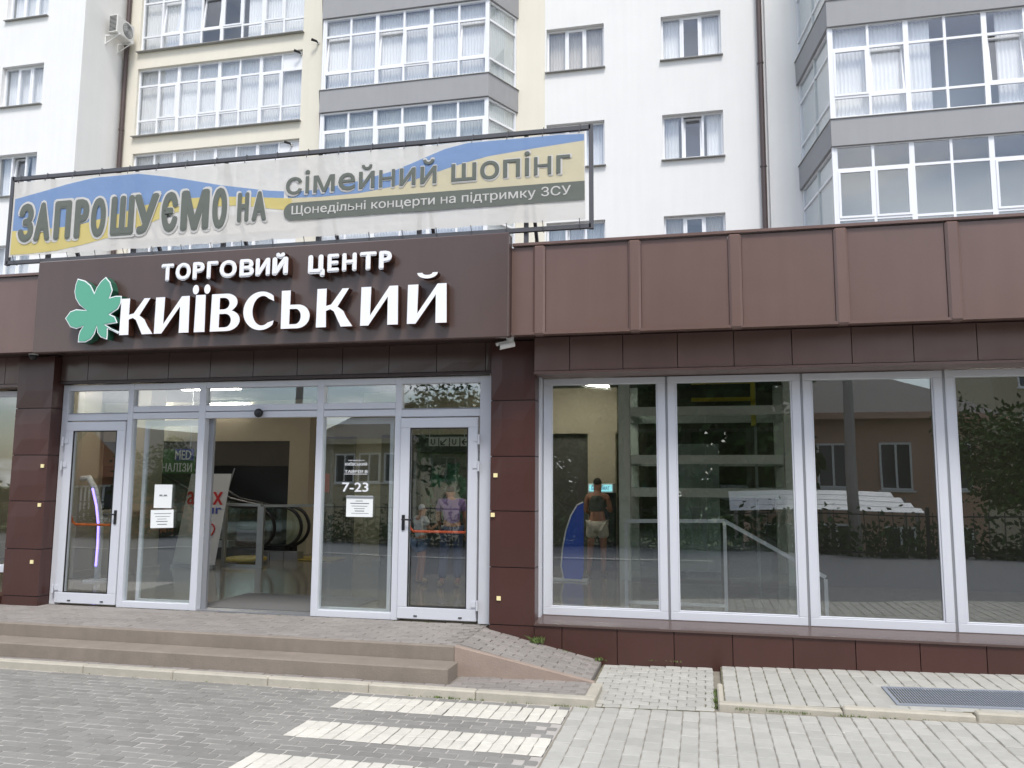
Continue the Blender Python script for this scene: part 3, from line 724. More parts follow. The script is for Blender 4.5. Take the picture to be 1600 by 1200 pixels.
II = [[(.0,0),(.22,0),(.72,.72),(.72,0),(1,0),(.985,.99),(.76,.99),(.26,.26),(.275,.99),(.01,.99)]]
VE = [[(0,0),(.5,0)]+arc(.56,.28,.44,.28,-90,70,12)+[(.74,.55)]+arc(.52,.76,.38,.24,-40,90,10)+[(.02,1)], [(.30,.10),(.30,.46),(.46,.46)]+arc(.5,.28,.2,.18,90,-90,10), [(.30,.58),(.30,.89),(.42,.89)]+arc(.44,.735,.19,.155,90,-90,10)]
ES = [arc(.55,.5,.55,.5,42,318,30)+[(.93,.235)]+arc(.62,.5,.30,.385,-52,-308,30)[0:31]]
ES = [arc(.58,.5,.58,.51,48,312,30)+[(1.0,.23)]+[(.62+.32*math.cos(R(a)), .5+.39*math.sin(R(a))) for a in range(-55, -306, -10)]+[(.99,.74)]]
MS = [[(.01,0),(.55,0)]+arc(.58,.31,.42,.31,-90,90,16)+[(.31,.62),(.315,1.0),(.0,1.0)], [(.30,.11),(.30,.51),(.48,.51)]+arc(.5,.31,.19,.20,90,-90,12)]
I1 = [[(.06,0),(.94,0),(.9,1),(.1,1)]]
BREV = arc(.5,1.28,.26,.15,180,360,12)+[(.64,1.28)]+arc(.5,1.28,.13,.06,360,180,8)
bigs = [(KA, 187, 239), (II, 242, 296), (I1, 303, 322), (VE, 329, 375), (ES, 380, 428), (MS, 439, 484), (KA, 493, 550), (II, 563, 622), (II, 636, 698)]
for i, (sh, a, c) in enumerate(bigs):
    xa, xc = pY(a, 490, LF).x, pY(c, 490, LF).x; z0, h = 3.195, .425; W = xc-xa; polys = [list(q) for q in sh]
    if i == 8: polys.append(BREV)
    if i == 2: polys += [arc(.06,1.15,.66*.17/1*1.15*2,.13,0,345,15), arc(1.0,1.15,.66*.17*1.15*2,.13,0,345,15)]
    vs, fs = shape_mesh(polys, 1.0)
    b = MB(); b.v = [(xa+x*W, (LF+LB)/2-z*(LB-LF), z0+y*h) for x, y, z in vs]
    for f, q in fs: b.f.append(list(f)); b.m.append(0 if q > .5 else 1)
    b.build('letter', ['letter_white', 'letter_side'], sign)
# leaf emblem
LFP = [(175,148),(225,162),(262,192),(285,240),(300,205),(328,165),(360,137),(390,172),(405,225),(388,272),(425,262),(465,262),(460,310),(440,350),(388,383),(420,398),(437,440),(395,447),(358,452),(400,478),(448,498),(440,512),(395,490),(372,480),(372,520),(368,550),(325,535),(304,505),(300,468),(285,515),(262,548),(225,568),(175,568),(180,520),(190,490),(208,466),(165,480),(125,468),(92,410),(125,365),(165,350),(228,356),(185,322),(160,280),(153,235),(160,190)]
def leafpts(y):
    out = []
    for (x, z) in LFP: q = pY(80+x/4.21, 400+z/4.21, y); out.append((q.x, q.z))
    return out
lp = leafpts(LF+.0)
if sum((a[0]*c[1]-c[0]*a[1]) for a, c in zip(lp, lp[1:]+lp[:1])) < 0: lp.reverse()
vs, fs = shape_mesh([lp], 1.0); b = MB(); b.v = [(x, (LF+LB)/2-z*(LB-LF), y) for x, y, z in vs]
for f, q in fs: b.f.append(list(f)); b.m.append(0 if q > .5 else 1)
leaf = b.build('leaf_emblem', ['letter_white', 'leaf_side'], sign)
def inset(pl, d):
    n = len(pl); out = []
    for i in range(n):
        p0, p1, p2 = Vector(pl[i-1]), Vector(pl[i]), Vector(pl[(i+1) % n]); e1 = (p1-p0).normalized(); e2 = (p2-p1).normalized()
        n1 = Vector((-e1.y, e1.x)); n2 = Vector((-e2.y, e2.x)); m = (n1+n2); m = m.normalized() if m.length > .05 else n1
        k = d/max(.45, m.dot(n1)); q = p1+m*k; out.append((q.x, q.y))
    return out
vs, fs = shape_mesh([inset(lp, .013)], .004); b = MB(); b.v = [(x, LF-.004-z, y) for x, y, z in vs]
for f, q in fs: b.f.append(list(f)); b.m.append(0)
b.build('leaf_face', 'leaf_green', leaf)

# ================================================================== ROOFTOP BANNER
BY = .30; B0, B1, BZ0, BZ1 = -9.33, -1.245, 4.56, 5.70
ban = thing('advertising_banner', 'long mesh banner with blue and yellow waves on a steel frame above the sign', 'banner', (-5.3, BY, 4.0))
for (a, c) in (((B0-.03,BY+.05,BZ1+.03),(B1+.03,BY+.05,BZ1+.03)), ((B0-.03,BY+.05,BZ0-.035),(B1+.03,BY+.05,BZ0-.035)), ((B0-.035,BY+.05,BZ0-.07),(B0-.035,BY+.05,BZ1+.065)), ((B1+.035,BY+.05,BZ0-.07),(B1+.035,BY+.05,BZ1+.065))):
    MB().bar(a, c, .05, .05).build('frame_bar', 'frame_steel', ban)
for i in range(6):
    x = B0+.6+i*(B1-B0-1.35)/5
    MB().bar((x,BY+.08,4.0), (x,BY+.08,BZ1), .05).bar((x,BY+.1,BZ1-.1), (x,BY+1.1,4.0), .04).build('post', 'frame_steel', ban)
nx, nz_ = 60, 8; b = MB(); r = random.Random(5)
def by(x, z): return BY + .003*math.sin(x*3.1+z)*math.sin(math.pi*(z-BZ0)/(BZ1-BZ0)) + .002*math.sin(x*7.7+1.3)*math.cos(z*4)
for j in range(nz_+1):
    for i in range(nx+1):
        x = B0+.03+(B1-B0-.06)*i/nx; z = BZ0+.03+(BZ1-BZ0-.06)*j/nz_
        e = .012*abs(math.sin(i*math.pi/4)) if j in (0, nz_) else 0
        b.v.append((x, by(x, z), z+(e if j == 0 else -e)))
for j in range(nz_):
    for i in range(nx): a = j*(nx+1)+i; b.f.append([a, a+1, a+nx+2, a+nx+1]); b.m.append(0)
cloth = b.build('cloth', 'banner_white', ban, smooth=True)
def bp(px, py): q = pY(px, py, BY); return q.x, q.z
def wave(name, top, bot, m, y):
    """print between two pixel polylines"""
    b = MB(); T_ = [bp(*q) for q in top]; B_ = [bp(*q) for q in bot]; n = 40
    def at(pl, x):
        for (xa, za_), (xb, zb_) in zip(pl[:-1], pl[1:]):
            if xa <= x <= xb: u = (x-xa)/(xb-xa); return za_+(zb_-za_)*u
        return pl[0][1] if x < pl[0][0] else pl[-1][1]
    x0 = max(T_[0][0], B_[0][0], B0+.04); x1 = min(T_[-1][0], B_[-1][0], B1-.04)
    for i in range(n+1):
        x = x0+(x1-x0)*i/n; zt, zb = min(at(T_, x), BZ1-.05), max(at(B_, x), BZ0+.05)
        for q in range(4): z = zb+(zt-zb)*q/3; b.v.append((x, by(x, z)-y, z))
    for i in range(n):
        for q in range(3): a = i*4+q; b.f.append([a, a+4, a+5, a+1]); b.m.append(0)
    return b.build(name, m, cloth, smooth=True)
c7 = lambda pts: [(x/3.333, 180+y/3.333) for x, y in pts]
c8 = lambda pts: [(430+x/3.019, 180+y/3.019) for x, y in pts]
wave('blue_wave', c7([(68,440),(200,405),(350,360),(500,325),(720,305),(850,318),(1000,340),(1150,365),(1390,392),(1480,396)]) , c7([(66,604),(200,598),(400,575),(600,520),(750,470),(900,440),(1100,425),(1250,425),(1480,433)]), 'banner_blue', .004)
wave('blue_wave', c8([(60,362),(200,352),(400,310),(560,262),(650,225),(800,160),(950,120),(1150,100),(1460,88)]), c8([(60,390),(200,386),(400,368),(560,335),(700,290),(850,238),(1000,195),(1200,160),(1460,118)]), 'banner_blue', .004)
wave('yellow_wave', c7([(64,604),(200,598),(400,575),(600,520),(750,470),(900,440),(1100,425),(1250,425),(1520,433)]), c7([(52,728),(150,722),(300,705),(450,670),(600,628),(750,575),(900,510),(1050,480),(1250,470),(1520,498)]), 'banner_yellow', .0045)
wave('cream_wave', c8([(60,392),(200,388),(400,370),(560,337),(700,292),(850,240),(1000,197),(1200,162),(1460,120)]), c8([(60,440),(300,425),(600,395),(900,372),(1200,340),(1460,310)]), 'banner_cream', .0042)
def bglyph(key, a, c, y, m, grow=0):
    """text print fitted to pixel box a (left, top) .. c (right, bottom) on the banner"""
    p, q = pY(*a, BY), pY(*c, BY)
    return glyph('lettering', key, p.x-grow, q.x+grow, q.z-grow, p.z+grow, y, y+.003, m, cloth)
L1 = [('З',105,185),('А',187,272),('П',290,378),('Р',395,470),('О',480,557),('Ш',582,703),('У',700,830),('Є',845,930),('М',945,1092),('О',1108,1185)]
zt = pY(150/3.333, 180+462/3.333, BY).z; zb = pY(150/3.333, 180+662/3.333, BY).z
for ch, a, c in L1:
    xa, xc = pY(a/3.333, 330, BY).x, pY(c/3.333, 330, BY).x
    glyph('lettering_edge', (ch, .09), xa-.03, xc+.03, zb-.03, zt+.03, BY-.0125, BY-.0115, 'banner_letter_edge', cloth)
    glyph('lettering', (ch, .085), xa, xc, zb, zt, BY-.0165, BY-.0155, 'banner_grey', cloth)
zt2 = pY(1300/3.333, 180+402/3.333, BY).z; zb2 = pY(1300/3.333, 180+556/3.333, BY).z
for ch, a, c in (('Н',1240,1300),('А',1315,1392)):
    xa, xc = pY(a/3.333, 320, BY).x, pY(c/3.333, 320, BY).x
    glyph('lettering_edge', (ch, .09), xa-.025, xc+.025, zb2-.025, zt2+.025, BY-.0125, BY-.0115, 'banner_letter_edge', cloth)
    glyph('lettering', (ch, .085), xa, xc, zb2, zt2, BY-.0165, BY-.0155, 'banner_grey', cloth)
xa, xc = pY(430+55/3.019, 290, BY).x, pY(430+1390/3.019, 260, BY).x
z0 = pY(430+55/3.019, 180+378/3.019, BY).z; z1 = pY(430+400/3.019, 180+240/3.019, BY).z
glyph('lettering_edge', ('сімейний шопінг', .05), xa-.018, xc+.018, z0-.018, z1+.018, BY-.0125, BY-.0115, 'banner_letter_edge', cloth)
glyph('lettering', ('сімейний шопінг', .03), xa, xc, z0, z1, BY-.0165, BY-.0155, 'banner_grey', cloth)
# grey bar with white subtitle
xa, xc = pY(430+42/3.019, 330, BY).x, B1-.035
za_ = pY(430+440/3.019, 180+472/3.019, BY).z; zc_ = pY(430+440/3.019, 180+388/3.019, BY).z; rr = (zc_-za_)/2
poly = [(xc, za_), (xc, zc_)]+[(xa+rr+rr*math.cos(R(a)), za_+rr+rr*math.sin(R(a))) for a in range(90, 271, 15)]
poly = [(x, z) for x, z in poly]
MB().prism(list(reversed(poly)) if False else poly, BY-.0125, BY-.0115).build('text_bar', 'banner_grey', cloth)
xa2, xc2 = pY(430+80/3.019, 330, BY).x, pY(430+1395/3.019, 290, BY).x
glyph('lettering', ('Щонедільні концерти на підтримку ЗСУ', .02), xa2, xc2, za_+rr*.38, zc_-rr*.34, BY-.0165, BY-.0155, 'banner_letter_edge', cloth)
b = MB()
for i in range(19):
    x = B0+.1+i*(B1-B0-.2)/18
    for z, s in ((BZ1, 1), (BZ0, -1)): b.tube([(x, BY-.01, z-s*.05), (x+.01, BY+.015, z+s*.065), (x, BY+.085, z+s*.065)], .005, 5)
b.build('lacing', 'frame_steel', ban)['kind'] = 'stuff'

# ================================================================== APARTMENT BUILDING
TY = 14.0
apt = thing('apartment_building', 'tall white and beige apartment block with glazed balconies behind the shopping centre', 'building', (-6, TY, 0))
def wall(name, x0, x1, z0, z1, y, holes, m, depth=.22):
    """wall face at y with real openings and reveals"""
    xs = sorted({x0, x1} | {h[0] for h in holes} | {h[1] for h in holes}); zs_ = sorted({z0, z1} | {h[2] for h in holes} | {h[3] for h in holes})
    b = MB()
    for xa, xb in zip(xs[:-1], xs[1:]):
        for za, zb in zip(zs_[:-1], zs_[1:]):
            cx, cz = (xa+xb)/2, (za+zb)/2
            if any(h[0] < cx < h[1] and h[2] < cz < h[3] for h in holes): continue
            b.add([(xa,y,za),(xb,y,za),(xb,y,zb),(xa,y,zb)], [(0,1,2,3)])
    for (xa, xb, za, zb) in holes:
        b.add([(xa,y,za),(xb,y,za),(xb,y,zb),(xa,y,zb),(xa,y+depth,za),(xb,y+depth,za),(xb,y+depth,zb),(xa,y+depth,zb)], [(0,4,5,1),(1,5,6,2),(2,6,7,3),(3,7,4,0)])
    return b.build(name, m, apt)
_cm = {}
def curtain_mesh(W, H, m, amp=.02, pitch=.09):
    k = (round(W, 2), round(H, 2), m)
    if k not in _cm:
        b = MB(); n = max(8, int(W/pitch*4)); rr_ = random.Random(n)
        ph = rr_.uniform(0, 6)
        for i in range(n+1):
            x = W*i/n; yy = amp*math.sin(x/pitch*6.28+ph+.9*math.sin(x*2.3)); b.v += [(x, yy, 0), (x, yy, H)]
        for i in range(n): b.f.append([2*i, 2*i+2, 2*i+3, 2*i+1]); b.m.append(0)
        _cm[k] = b.mesh(m)
        for p in _cm[k].polygons: p.use_smooth = True
    return _cm[k]
wr = random.Random(11)
def window(loc, rz, W, H, cols, rows, sash=(), tilt=(), curtains='curtain', cover=1.0, blank=(), sill=True, room=True, thick=(), glassmat='flat_glass', cd=.20):
    """cols/rows: relative widths/heights (rows from the bottom). parts: panes, sashes, curtain, sill"""
    t = .055; mt = .06
    cs = [0]; rs = [0]
    for c in cols: cs.append(cs[-1]+c)
    for c in rows: rs.append(rs[-1]+c)
    cs = [c/cs[-1]*W for c in cs]; rs = [c/rs[-1]*H for c in rs]
    b = MB().box(0, W, 0, .07, 0, t).box(0, W, 0, .07, H-t, H).box(0, t, 0, .07, t, H-t).box(W-t, W, 0, .07, t, H-t)
    nC, nR = len(cols), len(rows)
    hx = [((mt*.95 if i in thick else mt*.5)) for i in range(nC+1)]
    for i in range(1, nC): b.box(cs[i]-hx[i], cs[i]+hx[i], .002, .07, t, H-t)
    for j in range(1, nR):
        for i in range(nC):
            xa = t if i == 0 else cs[i]+hx[i]; xb = W-t if i == nC-1 else cs[i+1]-hx[i+1]
            b.box(xa, xb, .004, .066, rs[j]-mt/2, rs[j]+mt/2)
    cell = {}
    for i in range(nC):
        for j in range(nR):
            xa = t if i == 0 else cs[i]+hx[i]; xb = W-t if i == nC-1 else cs[i+1]-hx[i+1]
            za = t if j == 0 else rs[j]+mt/2; zb = H-t if j == nR-1 else rs[j+1]-mt/2
            cell[i, j] = (xa, xb, za, zb)
    f = b.build('window', 'pvc', apt, loc, rz)
    def child(bb, nm, m, lo=(0,0,0)): return put(nm, bb.mesh(m), f, lo, 0, rel=True)
    for (i, j), (xa, xb, za, zb) in cell.items():
        if (i, j) in blank: child(MB().box(xa-.005, xb+.005, .03, .05, za-.005, zb+.005), 'panel', 'pvc'); continue
        if (i, j) in sash or (i, j) in tilt:
            s = .05; w_, h_ = xb-xa, zb-za
            bb = MB().box(0, w_, -.014, .05, 0, s).box(0, w_, -.014, .05, h_-s, h_).box(0, s, -.014, .05, s, h_-s).box(w_-s, w_, -.014, .05, s, h_-s)
            so = child(bb, 'sash', 'pvc', (xa, 0, za)); ORG[so] = Vector((0,0,0))
            pb = MB().box(s-.005, w_-s+.005, .012, .022, s-.005, h_-s+.005)
            put('pane', pb.mesh(glassmat), so, (0,0,0), 0, rel=True)
            if (i, j) in tilt: so.location.y = .02; so.rotation_euler = (R(-6), 0, 0)
        else: child(MB().box(xa-.005, xb+.005, .026, .036, za-.005, zb+.005), 'pane', glassmat)
    if curtains:
        if cover >= 1: put('curtain', curtain_mesh(W-.06, H-.04, curtains), f, (.03, cd, .02), 0, rel=True)
        else:
            wd = W*cover/2; put('curtain', curtain_mesh(wd, H-.04, curtains), f, (.03, cd, .02), 0, rel=True); put('curtain', curtain_mesh(wd, H-.04, curtains), f, (W-.03-wd, cd, .02), 0, rel=True)
    if room: child(MB().add([(.02,.9,.02),(W-.02,.9,.02),(W-.02,.9,H-.02),(.02,.9,H-.02),(.02,.08,.02),(W-.02,.08,.02),(W-.02,.08,H-.02),(.02,.08,H-.02)], [(0,1,2,3),(4,5,1,0),(6,7,3,2),(7,4,0,3),(5,6,2,1)]), 'room_lining', 'room')
    if sill: child(MB().box(-.04, W+.04, -.24, .0, -.022, -.002), 'sill', 'sill_metal')
    return f
FL = range(-1, 4)
# --- beige part with recessed balcony glazing, white part with three-light windows, one wall plane
loggia = (-18.42, -12.32); holes_b = []; holes_w = []
LB0, LBH = 12.97, 2.42
for k in FL:
    z = LB0-3*1+3*(k)
    if z > 5: holes_b.append((loggia[0], loggia[1], z, z+LBH))
for k in FL:
    z = 10.68+3*k
    if z > 5: holes_w += [(-4.31, -2.59, z, z+1.38), (-.93, .76, z, z+1.36)]
wall('beige_wall', -18.98, -4.36, 3.5, 24, TY, holes_b, 'beige_stucco', .18)
wall('white_wall', -4.36, 1.96, 3.5, 24, TY+.001, holes_w, 'white_stucco', .2)
MB().box(1.96, 2.9, TY-.10, TY+.6, 3.5, 24).build('white_wall', 'white_stucco_b', apt)
cnt = 0
for (x0, x1, z0, z1) in holes_b:
    top = 7; row2 = {0: (1, 3, 4, 6), 1: (1, 3, 4, 6), 2: (1, 3, 4, 6)}
    hi = z0 > 14
    window((x0, TY+.10, z0), 0, x1-x0, z1-z0, [1]*8, [.6, 1.22, .6], sash=[(1,1),(3,1),(4,1),(6,1)], tilt=[(1,1),(3,1)] if hi else [], curtains='curtain' if not hi else 'curtain', cover=1.0 if not hi else .7, blank=[(7,2)] if not hi else [], thick=(2,4,6))
for n, (x0, x1, z0, z1) in enumerate(holes_w):
    ck, cv_ = [('curtain', 1.0), ('curtain_warm', .62), ('blind', 1.0), ('curtain', .7), ('curtain_warm', 1.0), ('curtain', .5)][(n*5+2) % 6]; window((x0, TY+.14, z0), 0, x1-x0, z1-z0, [1, 1.0, 1], [1], sash=[(1,0)] if n % 3 else [], tilt=[] if n % 3 else [(1,0)], curtains=ck, cover=cv_)
# --- white block on the left standing forward, with its side wall
LX, LYF = -18.98, 12.10
hl = []
for k in range(-2, 4):
    z = 13.47+3*k
    if z > 5: hl.append((-22.0 if k > -9 else 0, -20.40, z, z+1.40))
wall('white_wall', -40, LX, 3.5, 24, LYF, hl, 'white_stucco', .2)
MB().add([(LX,LYF,3.5),(LX,TY+.5,3.5),(LX,TY+.5,24),(LX,LYF,24)], [(0,1,2,3)]).build('side_wall', 'white_stucco_b', apt)
for n, (x0, x1, z0, z1) in enumerate(hl):
    window((x0, LYF+.14, z0), 0, x1-x0, z1-z0, [1, 1, 1], [1], sash=[(1,0)] if n != 1 else [], tilt=[(1,0)] if n == 1 else [], curtains='curtain', cover=1.0 if n != 1 else .6)
MB().add([(-40,TY+1,3.5),(14,TY+1,3.5),(14,TY+1,24),(-40,TY+1,24)], [(0,1,2,3)]).build('core_wall', 'room', apt)
MB().box(-40, 14, TY-2.5, TY+12, 24, 24.4).build('roof', 'grey_stucco', apt)
MB().box(-40, 14, TY+.2, TY+12, 3.0, 3.5).build('base', 'grey_stucco', apt)
# --- projecting balconies with chamfered sides and grey parapet bands
def bay(xl, xr, yf, yb, chl, chr_, ztop, zbot, floors, ncol, hwin, m_band='grey_stucco', covers=None, style=0):
    ov = .07
    for k in floors:
        zt_, zb_ = ztop+3*k, zbot+3*k
        poly = [(xl+ov*-1, yf-ov), (xr+ov, yf-ov), (xr+chr_+ov, yb), (xl-chl-ov, yb)]
        bb = MB().slab(poly, zb_, zt_).build('parapet_band', m_band, apt)
        poly2 = [(xl-ov-.02, yf-ov-.025), (xr+ov+.02, yf-ov-.025), (xr+chr_+ov+.03, yb), (xl-chl-ov-.03, yb)]
        MB().slab(poly2, zt_+.002, zt_+.02).build('parapet_cap', 'sill_metal', bb)
        st = covers[k] if covers and k in covers else dict(curtains='curtain', cover=1.0)
        H = hwin; W = xr-xl
        window((xl, yf, zt_+.022), 0, W, H, [1]*ncol, [.52, 1.18, .58], sill=False, room=False, thick=tuple(range(2, ncol, 2)), **{q: v for q, v in st.items()})
        # chamfered sides
        if chr_ >= 0 and st is not None:
            Ls = math.hypot(chr_, yb-yf); a = math.atan2(yb-yf, chr_)
            window((xr+.03, yf+.03, zt_+.022), a, Ls-.05, H, [1], [.52, 1.18, .58], sill=False, room=False, curtains='blind', cover=1.0, cd=.075)
            Ls2 = math.hypot(chl, yb-yf); a2 = math.atan2(-(yb-yf), chl)
            window((xl-chl-.0, yb-.02, zt_+.022), a2, Ls2-.05, H, [1], [.52, 1.18, .58], sill=False, room=False, curtains='blind', cover=1.0, cd=.075)
        # corner posts
        for xp in (xl-.06, xr+.003): MB().box(xp, xp+.057, yf-.01, yf+.09, zt_+.02, zt_+.022+H).build('corner_post', 'pvc', apt)
cvL = {-1: dict(curtains='blind', cover=1.0, sash=[(0,1),(2,1),(3,1),(5,1)]), 0: dict(curtains='curtain', cover=1.0, sash=[(3,1)], tilt=[(0,1),(2,1),(5,1)]), 1: dict(curtains='curtain', cover=.6)}
bay(-10.95, -5.84, 12.8, TY-.01, .6, .6, 13.22, 12.53, [-2, -1, 0, 1, 2], 6, 2.28, covers=cvL)
cvR = {0: dict(curtains='curtain', cover=.75, sash=[(0,1)], tilt=[(1,1),(4,1)]), -1: dict(curtains=None, sash=[(0,1),(1,1),(4,1)], glassmat='flat_glass'), 1: dict(curtains='curtain', cover=1.0)}
bay(3.2, 9.08, 11.0, TY-.11, .40, .40, 10.14, 9.48, [-1, 0, 1, 2], 7, 2.34, covers=cvR)
MB().add([(2.9,TY-.1,3.5),(14,TY-.1,3.5),(14,TY-.1,24),(2.9,TY-.1,24)], [(0,1,2,3)]).build('white_wall', 'white_stucco', apt)
MB().box(3.0, 9.3, 12.4, 12.5, 7.2, 20).build('room_lining', 'blind', apt)
MB().box(-11.1, -5.7, 13.6, 13.7, 6, 20).build('room_lining', 'blind', apt)
# downpipes
for (x, y) in ((-18.84, TY-.10), (1.80, TY-.16)):
    b = MB().tube([(x, y, 3.6), (x, y, 24)], .075, 10)
    for k in range(7): b.tube([(x, y, 4.2+3*k), (x, y, 4.25+3*k)], .09, 10).bar((x, y, 4.22+3*k), (x, y+.18, 4.22+3*k), .03)
    b.build('downpipe', 'pipe_brown', apt)
# air conditioner on the side wall of the white block
p = Vector((LX+.36, 13.35, 16.15)); ac = thing('air_conditioner', 'white outdoor air conditioner unit on brackets beside the left downpipe', 'air conditioner', p)
MB().box(-.16, .16, -.42, .42, 0, .62).build('casing', 'ac_white', ac, p, bevel=.02)
b = MB()
for i in range(9): b.tube([(.165, .1+.23*math.cos(a_)*(i+1)/9, .31+.23*math.sin(a_)*(i+1)/9) for a_ in [k*6.283/20 for k in range(20)]], .004, 4, closed=True)
b.build('fan_grille', 'plastic_white', ac, p); MB().lathe([(.25,.161),(.25,.163)], (0,.1,.31), 20, axis='X').build('fan_opening', 'rubber', ac, p)
b = MB()
for i in range(12): b.box(-.13, .13, -.428, -.42, .06+i*.045, .08+i*.045)
b.build('vent_slats', 'rubber', ac, p)
for yy in (-.3, .3): MB().bar((-.355, yy, -.02), (.2, yy, -.02), .035).bar((-.355, yy, -.3), (.15, yy, -.03), .025).bar((-.35, yy, -.32), (-.35, yy, .02), .03).build('bracket', 'plastic_white', ac, p)
# small black wall cameras on the tower
for (x, y, lab) in ((470, 84, 'small black camera on the blank white panel of the middle beige balcony'), (455, 226, 'small black camera on the blank white panel just above the banner'), (497, 67, 'small black camera on the beige wall left of the grey balcony')):
    yy = TY+.09 if x < 490 else TY-.02; p = pY(x, y, yy); t = thing('wall_camera', lab, 'camera', p)
    MB().box(-.04, .04, -.02, .03, -.04, .04).build('mount', 'plastic_white', t, p); MB().tube([(0,-.02,0), (.0,-.1,.0), (-.14,-.2,.03)], [.02, .035, .045], 10).build('body', 'plastic_black', t, p)

# ================================================================== INTERIOR OF THE HALL
hall = structure(MB().box(-13.5, 7, .11, 11, -.14, 0.0).build('hall_floor', 'floor_tile'))
structure(MB().box(-13.5, 7, .17, 11, 3.30, 3.42).build('hall_ceiling', 'ceiling_dark'))
structure(MB().box(-13.5, 7, 10.9, 11.1, 0, 3.3).build('hall_back_wall', 'wall_beige'))
structure(MB().box(-13.6, -13.5, .2, 11, 0, 3.3).build('hall_left_wall', 'wall_beige'))
structure(MB().box(7, 7.1, -.1, 11, -.4, 4).build('hall_right_wall', 'wall_beige'))
tag(MB().box(-6.1, -4.2, .25, 1.5, .002, .014).build('door_mat', 'mat_grey'), 'grey entrance mat lying inside the open doorway', 'mat')
# dark opening painted as a black sheet, beige surround, seen through the doorway
rec = thing('escalator_portal', 'dark opening painted as a black sheet, framed by a beige wall seen through the open doorway', 'portal', (-8.6, 7.4, 0))
q0, q1 = pY(326, 800, 7.4), pY(452, 800, 7.4)
MB().box(-13.4, q1.x, 7.42, 7.5, .0, 1.86).build('opening_shade', 'shade_black', rec)
MB().box(-13.4, q1.x, 7.40, 7.5, 1.862, 2.40).build('dark_band', 'wall_dark', rec)
MB().box(-13.4, q1.x, 7.38, 7.5, 2.402, 3.29).build('lintel', 'wall_beige', rec)
q2 = pY(480, 800, 7.3)
MB().box(q1.x+.003, q2.x, 7.30, 7.75, 0, 3.29).build('column', 'wall_beige', rec)
MB().box(q2.x+.003, q2.x+.9, 7.6, 7.7, 0, 2.5).build('poster_wall', 'wall_dark', rec)
MB().box(q2.x+.05, q2.x+.35, 7.56, 7.595, 1.3, 1.7).build('poster', 'logo_red', rec)
def P3(px, py, yy): return pY(px, py, yy)
# columns in the hall
for (x, y, lab) in ((P3(118, 800, 2.6).x, 2.6, 'beige square column inside behind the left glass door'), (P3(222, 800, 3.4).x, 3.4, 'beige square column inside behind the left side light'), (P3(585, 800, 6.6).x, 6.6, 'beige square column inside behind the right side light')):
    tag(MB().box(x-.2, x+.2, y-.2, y+.2, 0, 3.3).box(x-.23, x+.23, y-.23, y+.23, 0, .1).build('column', 'wall_beige'), lab, 'column')
# glass barrier
def P3(px, py, yy): return pY(px, py, yy)
gb = thing('glass_barrier', 'steel framed glass barrier standing inside the open doorway', 'barrier', (P3(375, 905, 4.6).x, 4.6, 0))
xa, xb = P3(348, 900, 4.6).x, P3(402, 900, 4.6).x
for x in (xa, xb): MB().box(x-.03, x+.03, 4.57, 4.63, 0, 1.08).build('post', 'steel', gb)
MB().box(xa-.03, xb+.03, 4.565, 4.635, 1.082, 1.13).build('rail', 'steel', gb); MB().box(xa+.03, xb-.03, 4.58, 4.62, .0, .05).build('bottom_rail', 'steel', gb)
MB().box(xa+.05, xb-.05, 4.595, 4.605, .08, 1.05).build('pane', 'clear_glass', gb)
MB().bar((xb+.06, 4.6, 0), (xb+.06, 4.6, 1.08), .06).bar((xb+.06, 4.6, 1.09), (xb+.95, 5.6, 1.09), .045).build('return_rail', 'steel', gb)
# escalator with looping handrails
es = thing('escalator', 'escalator with looping black handrails inside the open doorway', 'escalator', (-6.9, 6.4, 0))
for yy, px in ((5.9, 428), (6.3, 470), (6.7, 482)):
    xr = P3(px, 850, yy).x; pts = [(xr-.45-.45*math.cos(a)*0+.45*math.sin(a)-.0, yy, .62+.40*math.cos(a)) for a in [R(d) for d in range(0, 181, 12)]]
    pts = [(xr-3.2, yy, 2.0), (xr-1.6, yy, 1.16), (xr-.9, yy, 1.03)] + pts + [(xr-.9, yy, .22)]
    MB().tube(pts, .035, 8).build('handrail', 'plastic_black', es)
    MB().prism([(xr-3.2, 1.2), (xr-1.6, .3), (xr-.45, .24), (xr-.1, .45), (xr-.05, .75), (xr-.3, .98), (xr-1.6, 1.1), (xr-3.2, 1.95)], yy-.006, yy+.006).build('balustrade', 'clear_glass', es)
    MB().box(xr-1.5, xr-.3, yy-.1, yy+.1, 0, .22).build('skirt', 'plastic_black', es)
b = MB()
for i in range(14): b.box(-8.0-i*.3, -7.72-i*.3, 5.98, 6.24, max(0,(i-4)*.18), max(0,(i-4)*.18)+.16)
b.build('steps', 'alu_dark', es); MB().box(-8.1, -7.0, 6.0, 6.6, .01, .03).build('landing_plate', 'gold_panel', es)
p = P3(385, 873, 5.2); tag(MB().lathe([(.36,-.03),(.38,0),(.36,.03)], (0,0,0), 20).tube([(0,0,-.03),(0,0,-p.z+.002)], [.09,.16], 12).build('round_table', ['gold_panel'], None, (p.x, 5.2, p.z)), 'low round table with golden top behind the glass barrier', 'table')
